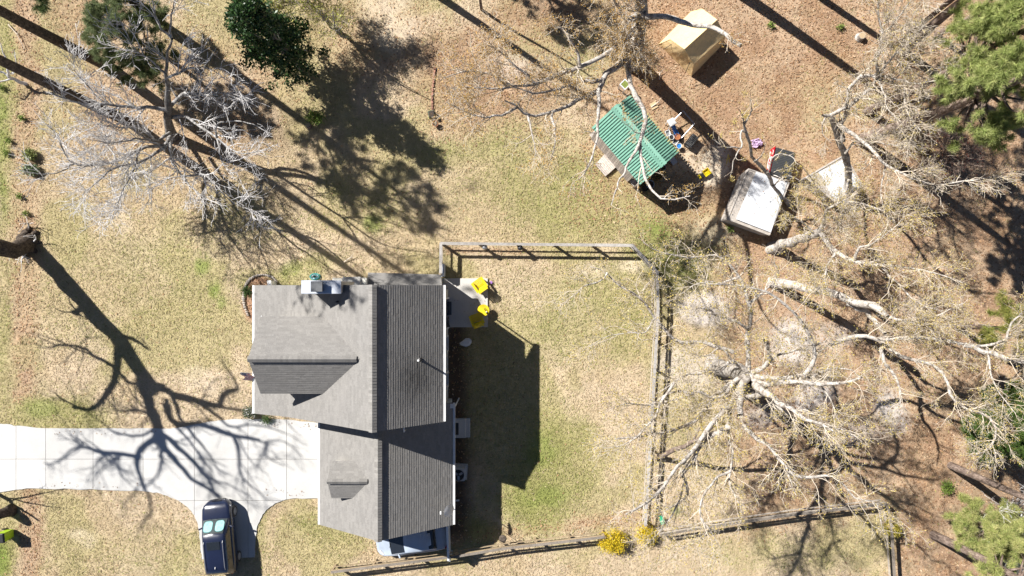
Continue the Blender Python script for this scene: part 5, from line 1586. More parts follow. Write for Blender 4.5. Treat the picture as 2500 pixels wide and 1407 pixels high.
def pot(label, px, py, r, h, m, soil=True, name="flower_pot", cat="pot", rim=1.12, group=None, z=0.0, fill=None):
    t = thing(name, label, cat, P(px, py) + np.array([0, 0, z]), 0, group)
    b = MB()
    n = 18
    prof = [(.72, 0), (1.0, h), (rim, h), (rim, h * .86), (rim, h)]
    ringf = lambda rr, zz: [(r * rr * math.cos(2 * math.pi * k / n), r * rr * math.sin(2 * math.pi * k / n), zz) for k in range(n)]
    b.loft([ringf(.72, 0), ringf(.95, h * .84), ringf(rim, h * .85), ringf(rim, h), ringf(rim - .14, h), ringf(.66, .05)], cap=True)
    b.build("body", m, t, True, smooth=False)
    if soil: MB().tube([(0, 0, h * .78), (0, 0, h * .84)], r * .9, n).build("contents", fill or mat("potting_soil", (.06, .045, .035), .95, .3), t, True)
    return t


M_TERRA = mat("terracotta", (.48, .19, .09), .8, .12, 6)
M_WHITEP = mat("white_plastic", (.72, .72, .71), .4, .05)
M_BLUEP = mat("blue_plastic", (.03, .20, .62), .35, .05)
M_YELP = mat("yellow_plastic", (.74, .56, .01), .45, .06)
M_GREENP = mat("lime_plastic", (.42, .66, .02), .4, .06)
pot("terracotta pot lying by the brick border at the top middle", 1064, 305, .17, .32, M_TERRA)
t = thing("stone_planter", "mossy dark planter tub at the foot of the brick border", "planter", P(1055, 282), .2)
MB().box((0, 0, .22), (.42, .42, .44)).build("tub", mat("mossy_stone", (.12, .13, .11), .9, .3, 5, col2=(.07, .12, .05)), t, True, bevel=.03)
MB().box((0, 0, .45), (.34, .34, .03)).build("contents", bpy.data.materials["potting_soil"], t, True)
t = thing("log_round", "upright cut log beside the green shrub on the lawn", "log", P(756, 309), .3)
m = MB(); m.tube([(0, 0, 0), (0, .02, .32)], [.19, .17], 12); m.build("bark", M_PINE, t, True)
MB().tube([(0, .02, .318), (0, .02, .326)], .155, 12).build("cut_face", mat("cut_wood", (.48, .36, .22), .9, .15, 9), t, True)
t = thing("tree_stump", "pale sawn stump in the litter left of the tall pine shadow", "stump", P(2098, 92), 0)
m = MB(); m.tube([(0, 0, 0), (0, 0, .12), (0, 0, .38)], [.30, .24, .21], 14); m.build("bark", M_PALE, t, True)
MB().tube([(0, 0, .376), (0, 0, .386)], .19, 14).build("cut_face", bpy.data.materials["cut_wood"], t, True)
# pale fallen sticks lying about
for k, (ax, ay, bx_, by_, lab) in enumerate(((1590, 262, 1612, 250, "pale fallen branch lying right of the green roof"), (840, 640, 865, 628, "thin stick lying on the grass above the house"),
                                           (1610, 195, 1603, 175, "forked pale stick lying left of the tan tent"), (20, 60, 60, 120, "pale stick lying on the strip near the left edge"))):
    p, q = P(ax, ay, .06), P(bx_, by_, .09)
    t = thing("fallen_branch", lab, "stick", (p[0], p[1], 0), 0)
    mid = (p + q) / 2 + np.array([.1, .12, .08])
    MB().tube([p, mid, q], [.035, .03, .012], 6).build("stick", M_TWIG_P, t)
    MB().tube([mid, mid + np.array([.25, .3, .1])], [.02, .008], 5).build("fork", M_TWIG_P, t)

# bins at the west edge
def wheelie(label, px, py, rz, mb_, ml):
    t = thing("wheeled_bin", label, "bin", P(px, py), rz)
    b = MB(); b.loft([[(-.24, -.26, .08), (.24, -.26, .08), (.24, .22, .08), (-.24, .22, .08)], [(-.29, -.34, 1.0), (.29, -.34, 1.0), (.29, .32, 1.0), (-.29, .32, 1.0)]]); b.build("body", mb_, t, True, bevel=.025)
    b = MB(); b.loft([[(-.31, -.38, 1.0), (.31, -.38, 1.0), (.31, .34, 1.0), (-.31, .34, 1.0)], [(-.27, -.30, 1.09), (.27, -.30, 1.09), (.27, .28, 1.07), (-.27, .28, 1.07)]]); b.build("lid", ml, t, True, bevel=.015)
    MB().bar((-.22, .39, .98), (.22, .39, .98), .04, .04).build("handle", ml, t, True)
    for s in (-1, 1): MB().tube([(s * .27, .30, .12), (s * .33, .30, .12)], .12, 12).build("wheel", M_BLACK, t, True)


wheelie("bright lime green bin with dark lid at the bottom left edge", 26, 1301, rad(95), M_GREENP, M_BLACK)
t = thing("tree_stump", "dark stump shape standing in for a shadow at the left edge below the driveway", "stump", P(28, 1246), 0)  # dark shape added for what is mostly a shadow on the ground
m = MB(); m.tube([(0, 0, 0), (-.05, 0, .35), (-.12, .03, 1.0), (-.2, .05, 1.35)], [.42, .33, .30, .22], 12); m.build("bark", M_DARKB, t, True, smooth=True)

# ------------------------------------------------------------------ patio furniture
def adirondack(label, px, py, rz, group):
    t = thing("garden_chair", label, "chair", P(px, py) + np.array([0, 0, .10]), rz, group)
    # local: chair faces -Y
    for k in range(6):
        y = -.40 + k * .085
        MB().box((0, y, .385 - k * .022), (.56, .076, .022), rx=-.22).build("seat_slat", M_YELP, t, True)
    for k in range(7):
        x = (k - 3) * .088
        top = .98 - abs(k - 3) ** 2 * .014
        MB().bar((x * .82, .10, .26), (x * 1.12, .42, top), .078, .020, up=(0, -1, .4)).build("back_slat", M_YELP, t, True)
    for s in (-1, 1):
        MB().bar((s * .34, -.42, .575), (s * .34, .30, .545), .15, .024).build("arm", M_YELP, t, True)
        MB().bar((s * .31, -.36, 0), (s * .31, -.36, .56), .09, .03, up=(0, 1, 0)).build("leg", M_YELP, t, True)
        MB().bar((s * .275, -.42, .33), (s * .275, .46, .03), .03, .12).build("leg", M_YELP, t, True)
    MB().bar((-.34, .27, .52), (.34, .27, .52), .03, .07).build("back_rail", M_YELP, t, True)
    return t


adirondack("yellow slatted garden chair in the sun at the patio edge", 1173, 698, rad(-145), "yellow patio chairs")
adirondack("yellow slatted garden chair in the shade below the round table", 1166, 782, rad(-160), "yellow patio chairs")
tb = thing("patio_table", "round yellow table half in shade on the patio", "table", P(1181, 757) + np.array([0, 0, .10]), .4)
MB().tube([(0, 0, .47), (0, 0, .50)], .37, 28).build("table_top", M_YELP, tb, True)
for k in range(4):
    q = k * math.pi / 2 + .4
    MB().tube([(.22 * math.cos(q), .22 * math.sin(q), .48), (.27 * math.cos(q), .27 * math.sin(q), 0)], .022, 8).build("leg", M_YELP, tb, True)
ln = thing("lantern", "black wire lantern lying on the round yellow table", "lantern", P(1184, 755, .6), .5)
for k in range(3): MB().tube([(.07 * math.cos(q), -.10 + .07 * k, .08 + .07 * math.sin(q)) for q in np.linspace(0, 2 * math.pi, 11)[:-1]], .009, 4, closed=True).build("wire_hoop", M_BLACK, ln, True)
MB().sphere((0, -.20, .07), .055, 8, 5).build("end_cap", M_WHITEP, ln, True)
mt = tag(MB().box(tuple(P(1093, 753) + np.array([0, 0, .112])), (.50, .85, .016)).build("door_mat", mat("door_mat_grey", (.09, .10, .12), .95, .3, 30, stretch=(1, .05, 1))), "grey striped door mat on the patio beside the wall", "mat")
gr = thing("charcoal_grill", "black covered grill standing on the shaded patio corner by the wall", "grill", P(1092, 786) + np.array([0, 0, .1]), .1)
MB().box((0, 0, .72), (.36, .62, .30)).build("lid", M_BLACK, gr, True, bevel=.08, seg=3)
MB().box((0, 0, .50), (.38, .64, .14)).build("firebox", M_BLACK, gr, True, bevel=.02)
for sx in (-1, 1):
    for sy in (-1, 1): MB().bar((sx * .14, sy * .25, 0), (sx * .14, sy * .25, .44), .03, .03, up=(0, 1, 0)).build("leg", M_BLACK, gr, True)
MB().bar((.2, -.2, .74), (.2, .2, .74), .03, .03).build("handle", M_METAL, gr, True)
# white leaf-shaped lid lying in the shade
wp = P(1138, 836)
tw_ = thing("sandbox_lid", "white shell shaped lid lying on the shaded soil behind the house", "lid", wp, .15)
m = MB()
pr = [(-.44, -.03), (-.30, -.17), (-.05, -.28), (.18, -.24), (.34, -.08), (.36, .10), (.22, .25), (.0, .27), (-.22, .12), (-.36, .05)]
m.loft([[(x, y, .06) for x, y in pr], [(x * .96, y * .96, .13) for x, y in pr], [(x * .6, y * .6, .17) for x, y in pr]])
m.build("shell", M_WHITEP, tw_, True, smooth=False, bevel=.01)
MB().bar((-.36, 0, .13), (.2, .02, .175), .02, .02).build("ridge", M_WHITEP, tw_, True)
pf = thing("pinwheel_toy", "tiny purple toy flower in the grass beside the patio", "toy", P(1199, 690), 0)
for k in range(5): MB().sphere((.06 * math.cos(k * 1.257), .06 * math.sin(k * 1.257), .10), (.045, .045, .015), 7, 4).build("petal", mat("purple_plastic", (.35, .16, .5), .5, .05), pf, True)
MB().tube([(0, 0, 0), (0, 0, .1)], .012, 5).build("stem", M_METAL, pf, True)
# round lanterns / pots hanging on the fence
for (x, y, lab, mm) in ((1183, 603, "round grey pot hung on the top fence rail", M_METAL), (1270, 605, "dark wreath hung on the top fence rail", M_BLACK)):
    t = thing("hanging_pot", lab, "pot", (*P(x, y, 1.1)[:2], .92), 0)
    MB().sphere((0, 0, .05), (.18, .17, .16), 12, 7).build("bowl", mm, t, True, smooth=True)
    MB().tube([(.0, .0, .18), (0, .06, .34)], .012, 5).build("hook", M_METAL, t, True)
# solar stake lamp
sl = thing("bird_feeder", "dark feeder on a thin pole in the grass near the bottom fence", "bird feeder", P(1228, 1298), 0)
MB().tube([(0, 0, 0), (0, 0, 1.15)], .018, 6).build("pole", M_BLACK, sl, True)
MB().sphere((0, 0, 1.25), (.24, .24, .10), 12, 6).build("tray", M_DARKB, sl, True)
gp = thing("green_tub", "small bright green plastic tub at the foot of the east fence", "tub", P(1613, 1266), .2)
MB().box((0, 0, .2), (.22, .42, .4)).build("body", mat("green_plastic", (.02, .40, .22), .4, .05), gp, True, bevel=.03)
MB().box((0, 0, .41), (.25, .45, .03)).build("lid", bpy.data.materials["green_plastic"], gp, True)

# ------------------------------------------------------------------ cars
def car(name, label, cat, loc, rz, L, Wd, Hh, paint, suv=True, shade=False, group=None, rails=True):
    t = thing(name, label, cat, loc, rz, group)
    hw, hl = Wd / 2, L / 2
    k = Hh / 1.69
    hood = 1.06 * (k if not suv else 1)
    st = [(hl, .46, .55, .62), (hl - .07, .66, .66, .74), (hl - .22, .84, .78, hood - .18), (hl - .45, .955, .84, hood - .10), (hl - .9, .985, .90, hood - .03), (hl - 1.28, 1.0, .93, hood + .03),
          (.4, 1.0, .95, hood + .02), (-.6, 1.0, .96, hood + .02), (-hl + .9, .99, .96, hood + .02), (-hl + .35, .95, .95, hood), (-hl + .08, .88, .90, hood - .05), (-hl, .80, .72, hood - .20)]
    b = MB(); rings = []
    for (y, w, zb, zt) in st:
        w *= hw
        half = [(w * .86, .24), (w * .97, .40), (w, .62), (w * .985, zb), (w * .90, (zb + zt) / 2 + .03), (w * .74, zt - .01), (w * .40, zt + .012), (0, zt + .018)]
        rings.append([(x, y, z) for x, z in half] + [(-x, y, z) for x, z in half[-2::-1]])
    b.loft(rings, closed=True)
    b.build("body", paint, t, True, smooth=True)
    # cabin shell and roof
    rf, rb = (.42, -hl + .38) if suv else (.30, -hl + 1.25)
    wf = .42 + (.78 if suv else .85)
    base_f, base_b = wf + .02, (-hl + .10 if suv else -hl + .62)
    zt, zb = Hh, hood + .0
    wb, wt = hw * .90, hw * .70
    ys_b = np.linspace(base_f, base_b, 7); ys_t = np.linspace(rf, rb, 7)
    arch = [0, .035, .05, .055, .05, .03, -.02]
    c = MB(); rr = []
    for yb, yt, a in zip(ys_b, ys_t, arch):
        z1 = zt - .06 + a
        rr.append([(wb, yb, zb - .06), (wb * .985, yb, zb + .02), (wt * 1.04, yt, z1 - .05), (wt * .9, yt, z1 - .005), (wt * .45, yt, z1 + .012), (0, yt, z1 + .016),
                   (-wt * .45, yt, z1 + .012), (-wt * .9, yt, z1 - .005), (-wt * 1.04, yt, z1 - .05), (-wb * .985, yb, zb + .02), (-wb, yb, zb - .06)])
    c.loft(rr, closed=True)
    c.build("cabin", paint, t, True, smooth=True)
    gl = MATS["car_glass"] if "car_glass" in MATS else mat("car_glass", (.018, .022, .028), rough=.04, var=.02, spec=.8)
    # windshield area: dark interior panel, then clear glass above it when there is a sunshade
    A = np.array([wb * .92, base_f - .01, zb + .03]); Bq = np.array([wt * .92, rf + .07, zt - .085])
    nrm = np.array([0, (zt - zb), (base_f - rf)]); nrm = nrm / np.linalg.norm(nrm)

    def strip(w0, w1, t0, t1, lift, m_, nm, x0=-1, x1=1, n=9):
        p0 = A + (Bq - A) * t0; p1 = A + (Bq - A) * t1
        rows = []
        for (p, w) in ((p0, w0), ((p0 + p1) / 2, (w0 + w1) / 2), (p1, w1)):
            rows.append([(w * x, p[1] + .05 * (1 - x * x) + nrm[1] * lift, p[2] + nrm[2] * lift + .012 * (1 - x * x)) for x in np.linspace(x0, x1, n)])
        return MB().grid(rows).build(nm, m_, t, True, smooth=True)

    strip(A[0], Bq[0], 0, 1, .012, gl if not shade else M_BLACK, "windshield" if not shade else "dashboard")
    if shade:
        m, nt, bs = nodes_of("clear_windshield")
        N, Lk = nt.nodes, nt.links
        tr = N.new("ShaderNodeBsdfTransparent"); tr.inputs[0].default_value = (.80, .88, .88, 1)
        gs = N.new("ShaderNodeBsdfGlossy"); gs.inputs["Roughness"].default_value = .03
        fr = N.new("ShaderNodeFresnel"); fr.inputs[0].default_value = 1.45
        mx = N.new("ShaderNodeMixShader"); Lk.new(fr.outputs[0], mx.inputs[0]); Lk.new(tr.outputs[0], mx.inputs[1]); Lk.new(gs.outputs[0], mx.inputs[2])
        Lk.new(mx.outputs[0], N["Material Output"].inputs["Surface"])
        strip(A[0], Bq[0], 0, 1, .05, m, "windshield")
    # side and rear glass
    for s in (-1, 1):
        for (u0, u1) in ((.16, .43), (.45, .70), (.73, .92)) if suv else ((.12, .47), (.50, .86)):
            pb0, pb1 = base_f + (base_b - base_f) * u0, base_f + (base_b - base_f) * u1
            q0, q1 = rf + (rb - rf) * max(u0 - .08, .03), rf + (rb - rf) * min(u1 + .02, .97)
            V = []
            for (yb, yt, v) in ((pb0, q0, .12), (pb1, q1, .12), (pb1, q1, .80), (pb0, q0, .80)):
                x = wb * .985 + (wt * 1.04 - wb * .985) * v; y = yb + (yt - yb) * v; z = zb + .02 + (zt - .11 - zb) * v
                V.append((s * (x + .012), y, z + .004))
            MB().add(V, [(0, 1, 2, 3)]).build("window", gl, t, True)
        MB().bar((s * wb, wf - .42, zb + .04), (s * (wb + .23), wf - .50, zb + .08), .10, .13).build("mirror", paint, t, True, bevel=.03, seg=2)
        for (y, nm) in ((hl - .86, 0), (-hl + .84, 1)):
            w = MB(); w.tube([(s * (hw - .20), y, .345), (s * (hw + .015), y, .345)], .345, 20)
            ty = w.build("tyre", M_BLACK, t, True, bevel=.02)
            MB().tube([(s * (hw - .02), y, .345), (s * (hw + .022), y, .345)], .22, 16).build("rim", M_METAL, ty, True)
        MB().bar((s * hw * .60, hl - .20, .72), (s * hw * .90, hl - .44, .78), .20, .10, up=(s * .4, .6, .8)).build("headlight", mat("lamp_glass", (.65, .66, .68), .1, .03), t, True, bevel=.02)
        MB().bar((s * hw * .66, -hl + .02, .92), (s * hw * .88, -hl + .14, .92), .08, .16, up=(0, 0, 1)).build("tail_light", mat("tail_red", (.35, .02, .02), .2, .03), t, True, bevel=.02)
        if suv and rails:
            MB().tube([(s * wt * .90, rf - .35, zt - .03), (s * wt * .90, rf - .45, zt + .045), (s * wt * .90, rb + .35, zt + .04), (s * wt * .90, rb + .20, zt - .03)], .018, 6).build("roof_rail", M_METAL, t, True)
    V = []
    for (x, v) in ((-1, .10), (1, .10), (1, .82), (-1, .82)):
        w = wb * .90 + (wt * .9 - wb * .90) * v
        V.append((x * w, base_b + (rb - base_b) * v - .014, zb + .02 + (zt - .12 - zb) * v + .010))
    MB().add(V, [(0, 1, 2, 3)]).build("rear_window", gl, t, True)
    if suv:
        MB().box((0, rf - .62, zt + .012), (wt * 1.25, .50, .024)).build("sunroof", gl, t, True, bevel=.01)
        MB().bar((0, rb + .42, zt - .01), (0, rb + .30, zt + .06), .035, .05).build("antenna", M_WHITEP, t, True, bevel=.01)
        MB().box((0, hl - .005, .66), (hw * .62, .03, .14)).build("grille", M_BLACK, t, True)
    MB().box((0, hl - .05, .42), (hw * 1.05, .12, .16)).build("bumper", M_BLACK if suv else paint, t, True, bevel=.03)
    MB().box((0, -hl + .02, .48), (hw * 1.6, .10, .18)).build("bumper", M_BLACK if suv else paint, t, True, bevel=.03)
    wl_ = MB()
    wl_.bar((-.30, base_f + .06, zb + .075), (-.02, base_f - .02, zb + .115), .02, .02); wl_.bar((.10, base_f + .05, zb + .08), (.42, base_f - .04, zb + .12), .02, .02)
    wl_.build("wiper", M_BLACK, t, True)
    return t, (A, Bq, nrm)


NAVY = mat("navy_paint", (.012, .017, .042), rough=.25, var=.04, scale=1, spec=.5, coat=.6)
cx, cy = P(549, 1301)[:2]
CAR_RZ = rad(5.5)
suv, (A, Bq, nrm) = car("parked_suv", "dark blue sport utility car with sunshades parked on the driveway spur", "car", (cx, cy, .045), CAR_RZ, 4.55, 1.86, 1.70, NAVY, True, True)
M_SHADE = mat("sunshade_foil", (.42, .50, .50), rough=.35, var=.15, scale=6, col2=(.22, .36, .37), metal=.35, bscale=10)
for s in (-1, 1):
    t = thing("sunshade", ["silvery folding sunshade behind the left half of the windshield", "silvery folding sunshade behind the right half of the windshield"][s > 0], "sunshade", (cx, cy, .045), CAR_RZ, group="windshield sunshades")
    m = MB(); n = 18
    c0 = A + (Bq - A) * .50
    sl_ = Bq - A; sl_[0] = 0; sl_ = sl_ / np.linalg.norm(sl_)
    ring = []
    for k in range(n):
        q = 2 * math.pi * k / n
        ex, ey = abs(math.cos(q)) ** .6 * math.copysign(1, math.cos(q)), abs(math.sin(q)) ** .6 * math.copysign(1, math.sin(q))
        ring.append(np.array([s * .36, 0, 0]) + np.array([.28 * ex, 0, 0]) + sl_ * .34 * ey + np.array([0, c0[1] + .035, c0[2]]) + nrm * .030)
    low = [p - nrm * .008 for p in ring]
    m.loft([low, ring]); m.build("panel", M_SHADE, t, True)
    MB().tube([p + nrm * .002 for p in ring], .010, 5, closed=True).build("rim", mat("shade_edge", (.10, .35, .35), .5, .1), t, True)
SHADEDWHITE = mat("shaded_white_paint", (.40, .46, .55), rough=.25, var=.03, scale=1, coat=.6)  # white car; the blue shade under the eave is put into this colour
sx_, sy_ = P(1008, 1306)[:2]
car("parked_sedan", "white sedan, its blue shade put into the paint, tucked under the bottom eave of the garage", "car", (sx_, sy_, 0.0), rad(90 + 7), 4.45, 1.74, 1.42, SHADEDWHITE, False)
# ------------------------------------------------------------------ green roofed shed
M_GREENR = mat("green_sheet_metal", (.15, .325, .245), rough=.5, var=.10, scale=1.2, col2=(.185, .36, .28), bscale=5, metal=.0, spec=.45)
M_WOODG = mat("grey_planks", (.50, .46, .42), rough=.9, var=.22, scale=2.5, col2=(.36, .32, .28), bscale=16, bump=.008, tint=True, spec=.2)
M_WOODB = mat("brown_planks", (.22, .16, .11), rough=.9, var=.25, scale=3, bscale=14, bump=.008, tint=True, spec=.2)
M_TARP = mat("white_tarp", (.74, .76, .79), rough=.45, var=.05, scale=2, bscale=6, bump=.012, spec=.35)
M_TAN = mat("tan_canvas", (.76, .57, .31), rough=.8, var=.07, scale=1.5, col2=(.70, .51, .26), bscale=9, bump=.015, spec=.2)

HE, HR = 2.45, 3.25
cA = P(1533, 236, HE); cB = P(1658, 368, HE); cC = P(1567, 451, HE); cD = P(1461, 300, HE)
rA_, rB_ = P(1497, 264, HR), P(1622, 401, HR)
# regularise to a rectangle
u = ((cB - cA) + (cC - cD) + (rB_ - rA_)); u[2] = 0; u /= np.linalg.norm(u)
v = np.array([u[1], -u[0], 0])            # across, to the lower left when negative
if v[0] > 0: v = -v
Lr = np.linalg.norm((rB_ - rA_)[:2])
Wr = np.linalg.norm((cB - rB_)[:2]); Wl = np.linalg.norm((cC - rB_)[:2])
mid = (rA_ + rB_) / 2; mid[2] = 0
shed = thing("green_shed", "wooden shed with a green ribbed metal gable roof", "shed", (mid[0], mid[1], 0), 0)
half = Lr / 2 + .02


def shed_pt(a, b, z): return mid + u * a + v * b + np.array([0, 0, z])


npan = 9
for side, wd in ((-1, Wr), (1, Wl)):
    for k in range(npan):
        a0, a1 = -half + 2 * half * k / npan, -half + 2 * half * (k + 1) / npan
        m = MB(); prof = []
        nr = 3
        for j in range(nr):
            x0 = a0 + (a1 - a0) * j / nr; x1 = a0 + (a1 - a0) * (j + 1) / nr; w_ = x1 - x0
            prof += [(x0, 0), (x0 + w_ * .62, 0), (x0 + w_ * .70, .065), (x0 + w_ * .88, .065), (x0 + w_ * .97, 0)]
        prof.append((a1 - .004, 0))
        rows = []
        for (b_, z_) in ((side * .0, HR), (side * wd, HE)):
            rows.append([tuple(shed_pt(x, b_, z_ + h_)) for x, h_ in prof])
        m.grid(rows)
        m.build("roof_panel", M_GREENR, shed, fixn=False)
MB().bar(shed_pt(-half - .02, .10, HR + .035), shed_pt(half + .02, .10, HR + .035), .26, .02, up=tuple(v * -.3 + np.array([0, 0, 1]))).build("ridge_cap", M_GREENR, shed)
MB().bar(shed_pt(-half - .02, -.10, HR + .035), shed_pt(half + .02, -.10, HR + .035), .26, .02, up=tuple(v * .3 + np.array([0, 0, 1]))).build("ridge_cap", M_GREENR, shed)
# rafter ends showing along the right eave
for k in range(22):
    a = -half + .12 + (2 * half - .24) * k / 21
    MB().bar(shed_pt(a, -Wr * .8, HE + .10), shed_pt(a, -Wr - .14, HE - .075), .07, .07).build("rafter", mat("rafter_wood", (.50, .44, .20), .85, .2, 4), shed)
M_BLB = mat("bleached_planks", (.56, .50, .45), .9, .25, 2.5, col2=(.42, .36, .31), bscale=12, tint=True)
wl_h = Wl - .12
prof = [(-Wr + .25, 0), (wl_h, 0), (wl_h, HE - .02), (0, HR - .08), (-Wr + .25, HE - .02)]
MB().extr([tuple(shed_pt(-half + .25, b_, z_)) for b_, z_ in prof], tuple(u * (2 * half - .9))).build("wall", M_WOODG, shed)
for k in range(14):
    b_ = -Wr + .30 + (wl_h + Wr - .40) * k / 13
    zt = HR - .12 - (HR - HE) * (abs(b_) / (Wl if b_ > 0 else Wr))
    MB().bar(shed_pt(half - .62, b_, .05), shed_pt(half - .62, b_, zt), .16, .02, t=.8 + .4 * ((k * 7) % 5) / 5, up=tuple(u)).build("wall_board", M_WOODB, shed)
for s in (-Wr + .25, wl_h - .05): MB().bar(shed_pt(half - .1, s, 0), shed_pt(half - .1, s, HE - .03), .1, .1, up=tuple(u)).build("post", M_WOODB, shed)
MB().bar(shed_pt(half - .585, -.2, .95), shed_pt(half - .585, .55, .95), .03, 1.8, up=(0, 0, 1)).build("door", M_WOODG, shed)

for k in range(24):
    a_ = -half + .27 + (2 * half - .92) * k / 24; w_ = (2 * half - .92) / 24 - .012
    MB().bar(shed_pt(a_ + w_ / 2, wl_h + .018, .03), shed_pt(a_ + w_ / 2, wl_h + .018, HE - .06), w_, .03, t=.75 + .5 * ((k * 7) % 11) / 11, up=tuple(v)).build("wall_board", M_BLB, shed)

# plank walk along the left wall and square plank landing
wk = thing("plank_walk", "weathered grey plank walk along the lower left wall of the green shed", "walkway", P(1500, 385), 0)
p0, p1 = P(1446, 323, .25), P(1560, 455, .25)
d_ = (p1 - p0) / np.linalg.norm(p1 - p0); nn_ = np.array([-d_[1], d_[0], 0]); Lw = np.linalg.norm(p1 - p0)
rw = random.Random(8)
for k in range(26):
    c = p0 + d_ * Lw * (k + .5) / 26
    MB().bar(c - nn_ * .26, c + nn_ * .26, Lw / 26 - .012, .035, t=rw.uniform(.8, 1.25)).build("plank", M_WOODG, wk)
for s in (-.2, .2): MB().bar(p0 + nn_ * s - [0, 0, .08], p1 + nn_ * s - [0, 0, .08], .07, .12).build("joist", M_WOODB, wk)
lg = thing("plank_landing", "square weathered plank landing beside the green shed", "deck", P(1482, 400), 0)
q0 = P(1480, 372, .12)
for k in range(10):
    c = np.array(P(1497, 384, .18)) + (np.array(P(1467, 415, .18)) - np.array(P(1497, 384, .18))) * (k / 9) * .0
    a = P(1481, 371, .18) + (P(1453, 402, .18) - P(1481, 371, .18)) * ((k + .5) / 10)
    b = P(1510, 403, .18) + (P(1478, 431, .18) - P(1510, 403, .18)) * ((k + .5) / 10)
    MB().bar(a, b, .095, .035, t=rw.uniform(.8, 1.2)).build("plank", mat("bleached_planks", (.56, .50, .45), .9, .25, 2.5, col2=(.42, .36, .31), bscale=12, tint=True), lg)
for (a, b) in (((1478, 378), (1456, 402)), ((1504, 403), (1480, 427))):
    MB().bar(P(*a, .10), P(*b, .10), .07, .12).build("joist", M_WOODB, lg)

# things around the shed
bt = thing("raised_planter", "white square raised planter with seedlings above the green roof", "planter", P(1520, 217), rad(-45))
for k, (x, y, sx, sy) in enumerate(((0, .22, .50, .06), (0, -.22, .50, .06), (.22, 0, .06, .38), (-.22, 0, .06, .38))):
    MB().box((x, y, .85), (sx, sy, .22)).build("side_board", M_WHITEP, bt, True)
MB().box((0, 0, .86), (.375, .375, .16)).build("contents", mat("seedling_green", (.20, .24, .05), .9, .4, 12), bt, True)
for sx in (-.2, .2):
    for sy in (-.2, .2): MB().box((sx, sy, .37), (.06, .06, .74)).build("leg", M_WOODG, bt, True)
# metal frame
mf = thing("metal_frame", "grey metal pipe frame lying open in the litter by the shed", "frame", P(1672, 300), 0)
fr_ = [P(1640, 335, .05), P(1645, 300, .75), P(1667, 272, .95), P(1695, 303, .95), P(1674, 325, .75), P(1664, 352, .05)]
fr_ = [P(1637, 302, .5), P(1668, 271, .75), P(1695, 303, .75), P(1664, 337, .5)]
for a, b in zip(fr_[:-1], fr_[1:]): MB().tube([a, b], .035, 8).build("pipe", M_METAL, mf)
for q in fr_: MB().tube([q, (q[0], q[1], 0)], .03, 8).build("leg", M_METAL, mf)
# toy slide: white canopy, blue slide
ts = thing("toy_playset", "white and blue plastic toddler slide beside the shed", "toy", P(1633, 306), rad(-55))
MB().loft([[(-.26, -.22, .75), (.22, -.24, .75), (.26, .22, .75), (-.2, .26, .75)], [(-.24, -.20, .85), (.20, -.22, .85), (.24, .20, .85), (-.18, .24, .85)], [(-.10, -.08, .90), (.08, -.09, .90), (.10, .08, .9), (-.07, .1, .9)]]).build("canopy", M_WHITEP, ts, True, bevel=.02)
for sx in (-.16, .16):
    for sy in (-.16, .16): MB().tube([(sx, sy, 0), (sx, sy, .76)], .03, 8).build("leg", M_WHITEP, ts, True)
sl_ = MB()
sl_.loft([[(.20, -.12, .55), (.20, .12, .55), (.20, .12, .63), (.20, .09, .63), (.20, .09, .58), (.20, -.09, .58), (.20, -.09, .63), (.20, -.12, .63)],
          [(.65, -.12, .30), (.65, .12, .30), (.65, .12, .38), (.65, .09, .38), (.65, .09, .33), (.65, -.09, .33), (.65, -.09, .38), (.65, -.12, .38)],
          [(1.05, -.12, .12), (1.05, .12, .12), (1.05, .12, .20), (1.05, .09, .20), (1.05, .09, .15), (1.05, -.09, .15), (1.05, -.09, .20), (1.05, -.12, .20)]])
sl_.build("slide", M_BLUEP, ts, True)
pot("blue rimmed white bucket in the row beside the shed eave", 1655, 359, .16, .34, M_WHITEP, name="bucket", cat="bucket", fill=M_BLUEP, group="buckets by the shed")
pot("white bucket with dark contents beside the shed eave", 1637, 338, .15, .33, M_WHITEP, name="bucket", cat="bucket", group="buckets by the shed", fill=M_BLACK)
pot("terracotta coloured round pot inside the black tyre ring by the shed", 1651, 337, .17, .34, M_TERRA, fill=mat("orange_fill", (.34, .13, .05), .9, .2))
tr_ = thing("rubber_ring", "black rubber ring around the orange pot by the shed", "tyre", P(1652, 336), 0)
MB().tube([(.27 * math.cos(q), .27 * math.sin(q), .10) for q in np.linspace(0, 2 * math.pi, 21)[:-1]], .085, 8, closed=True).build("ring", M_BLACK, tr_, True, smooth=True)
for (x, y, lab, rz) in ((1629, 327, "small white tub tipped over at the top of the bucket row", .4), (1647, 348, "white rectangular tub between the buckets by the shed", -.7)):
    t = thing("plastic_tub", lab, "tub", P(x, y), rz)
    b = MB(); b.loft([[(-.12, -.15, 0), (.12, -.15, 0), (.12, .15, 0), (-.12, .15, 0)], [(-.15, -.19, .24), (.15, -.19, .24), (.15, .19, .24), (-.15, .19, .24)], [(-.12, -.16, .24), (.12, -.16, .24), (.12, .16, .24), (-.12, .16, .24)], [(-.10, -.13, .06), (.10, -.13, .06), (.10, .13, .06), (-.10, .13, .06)]]); b.build("body", M_WHITEP, t, True)
    MB().box((0, 0, .10), (.19, .25, .04)).build("contents", M_METAL, t, True)
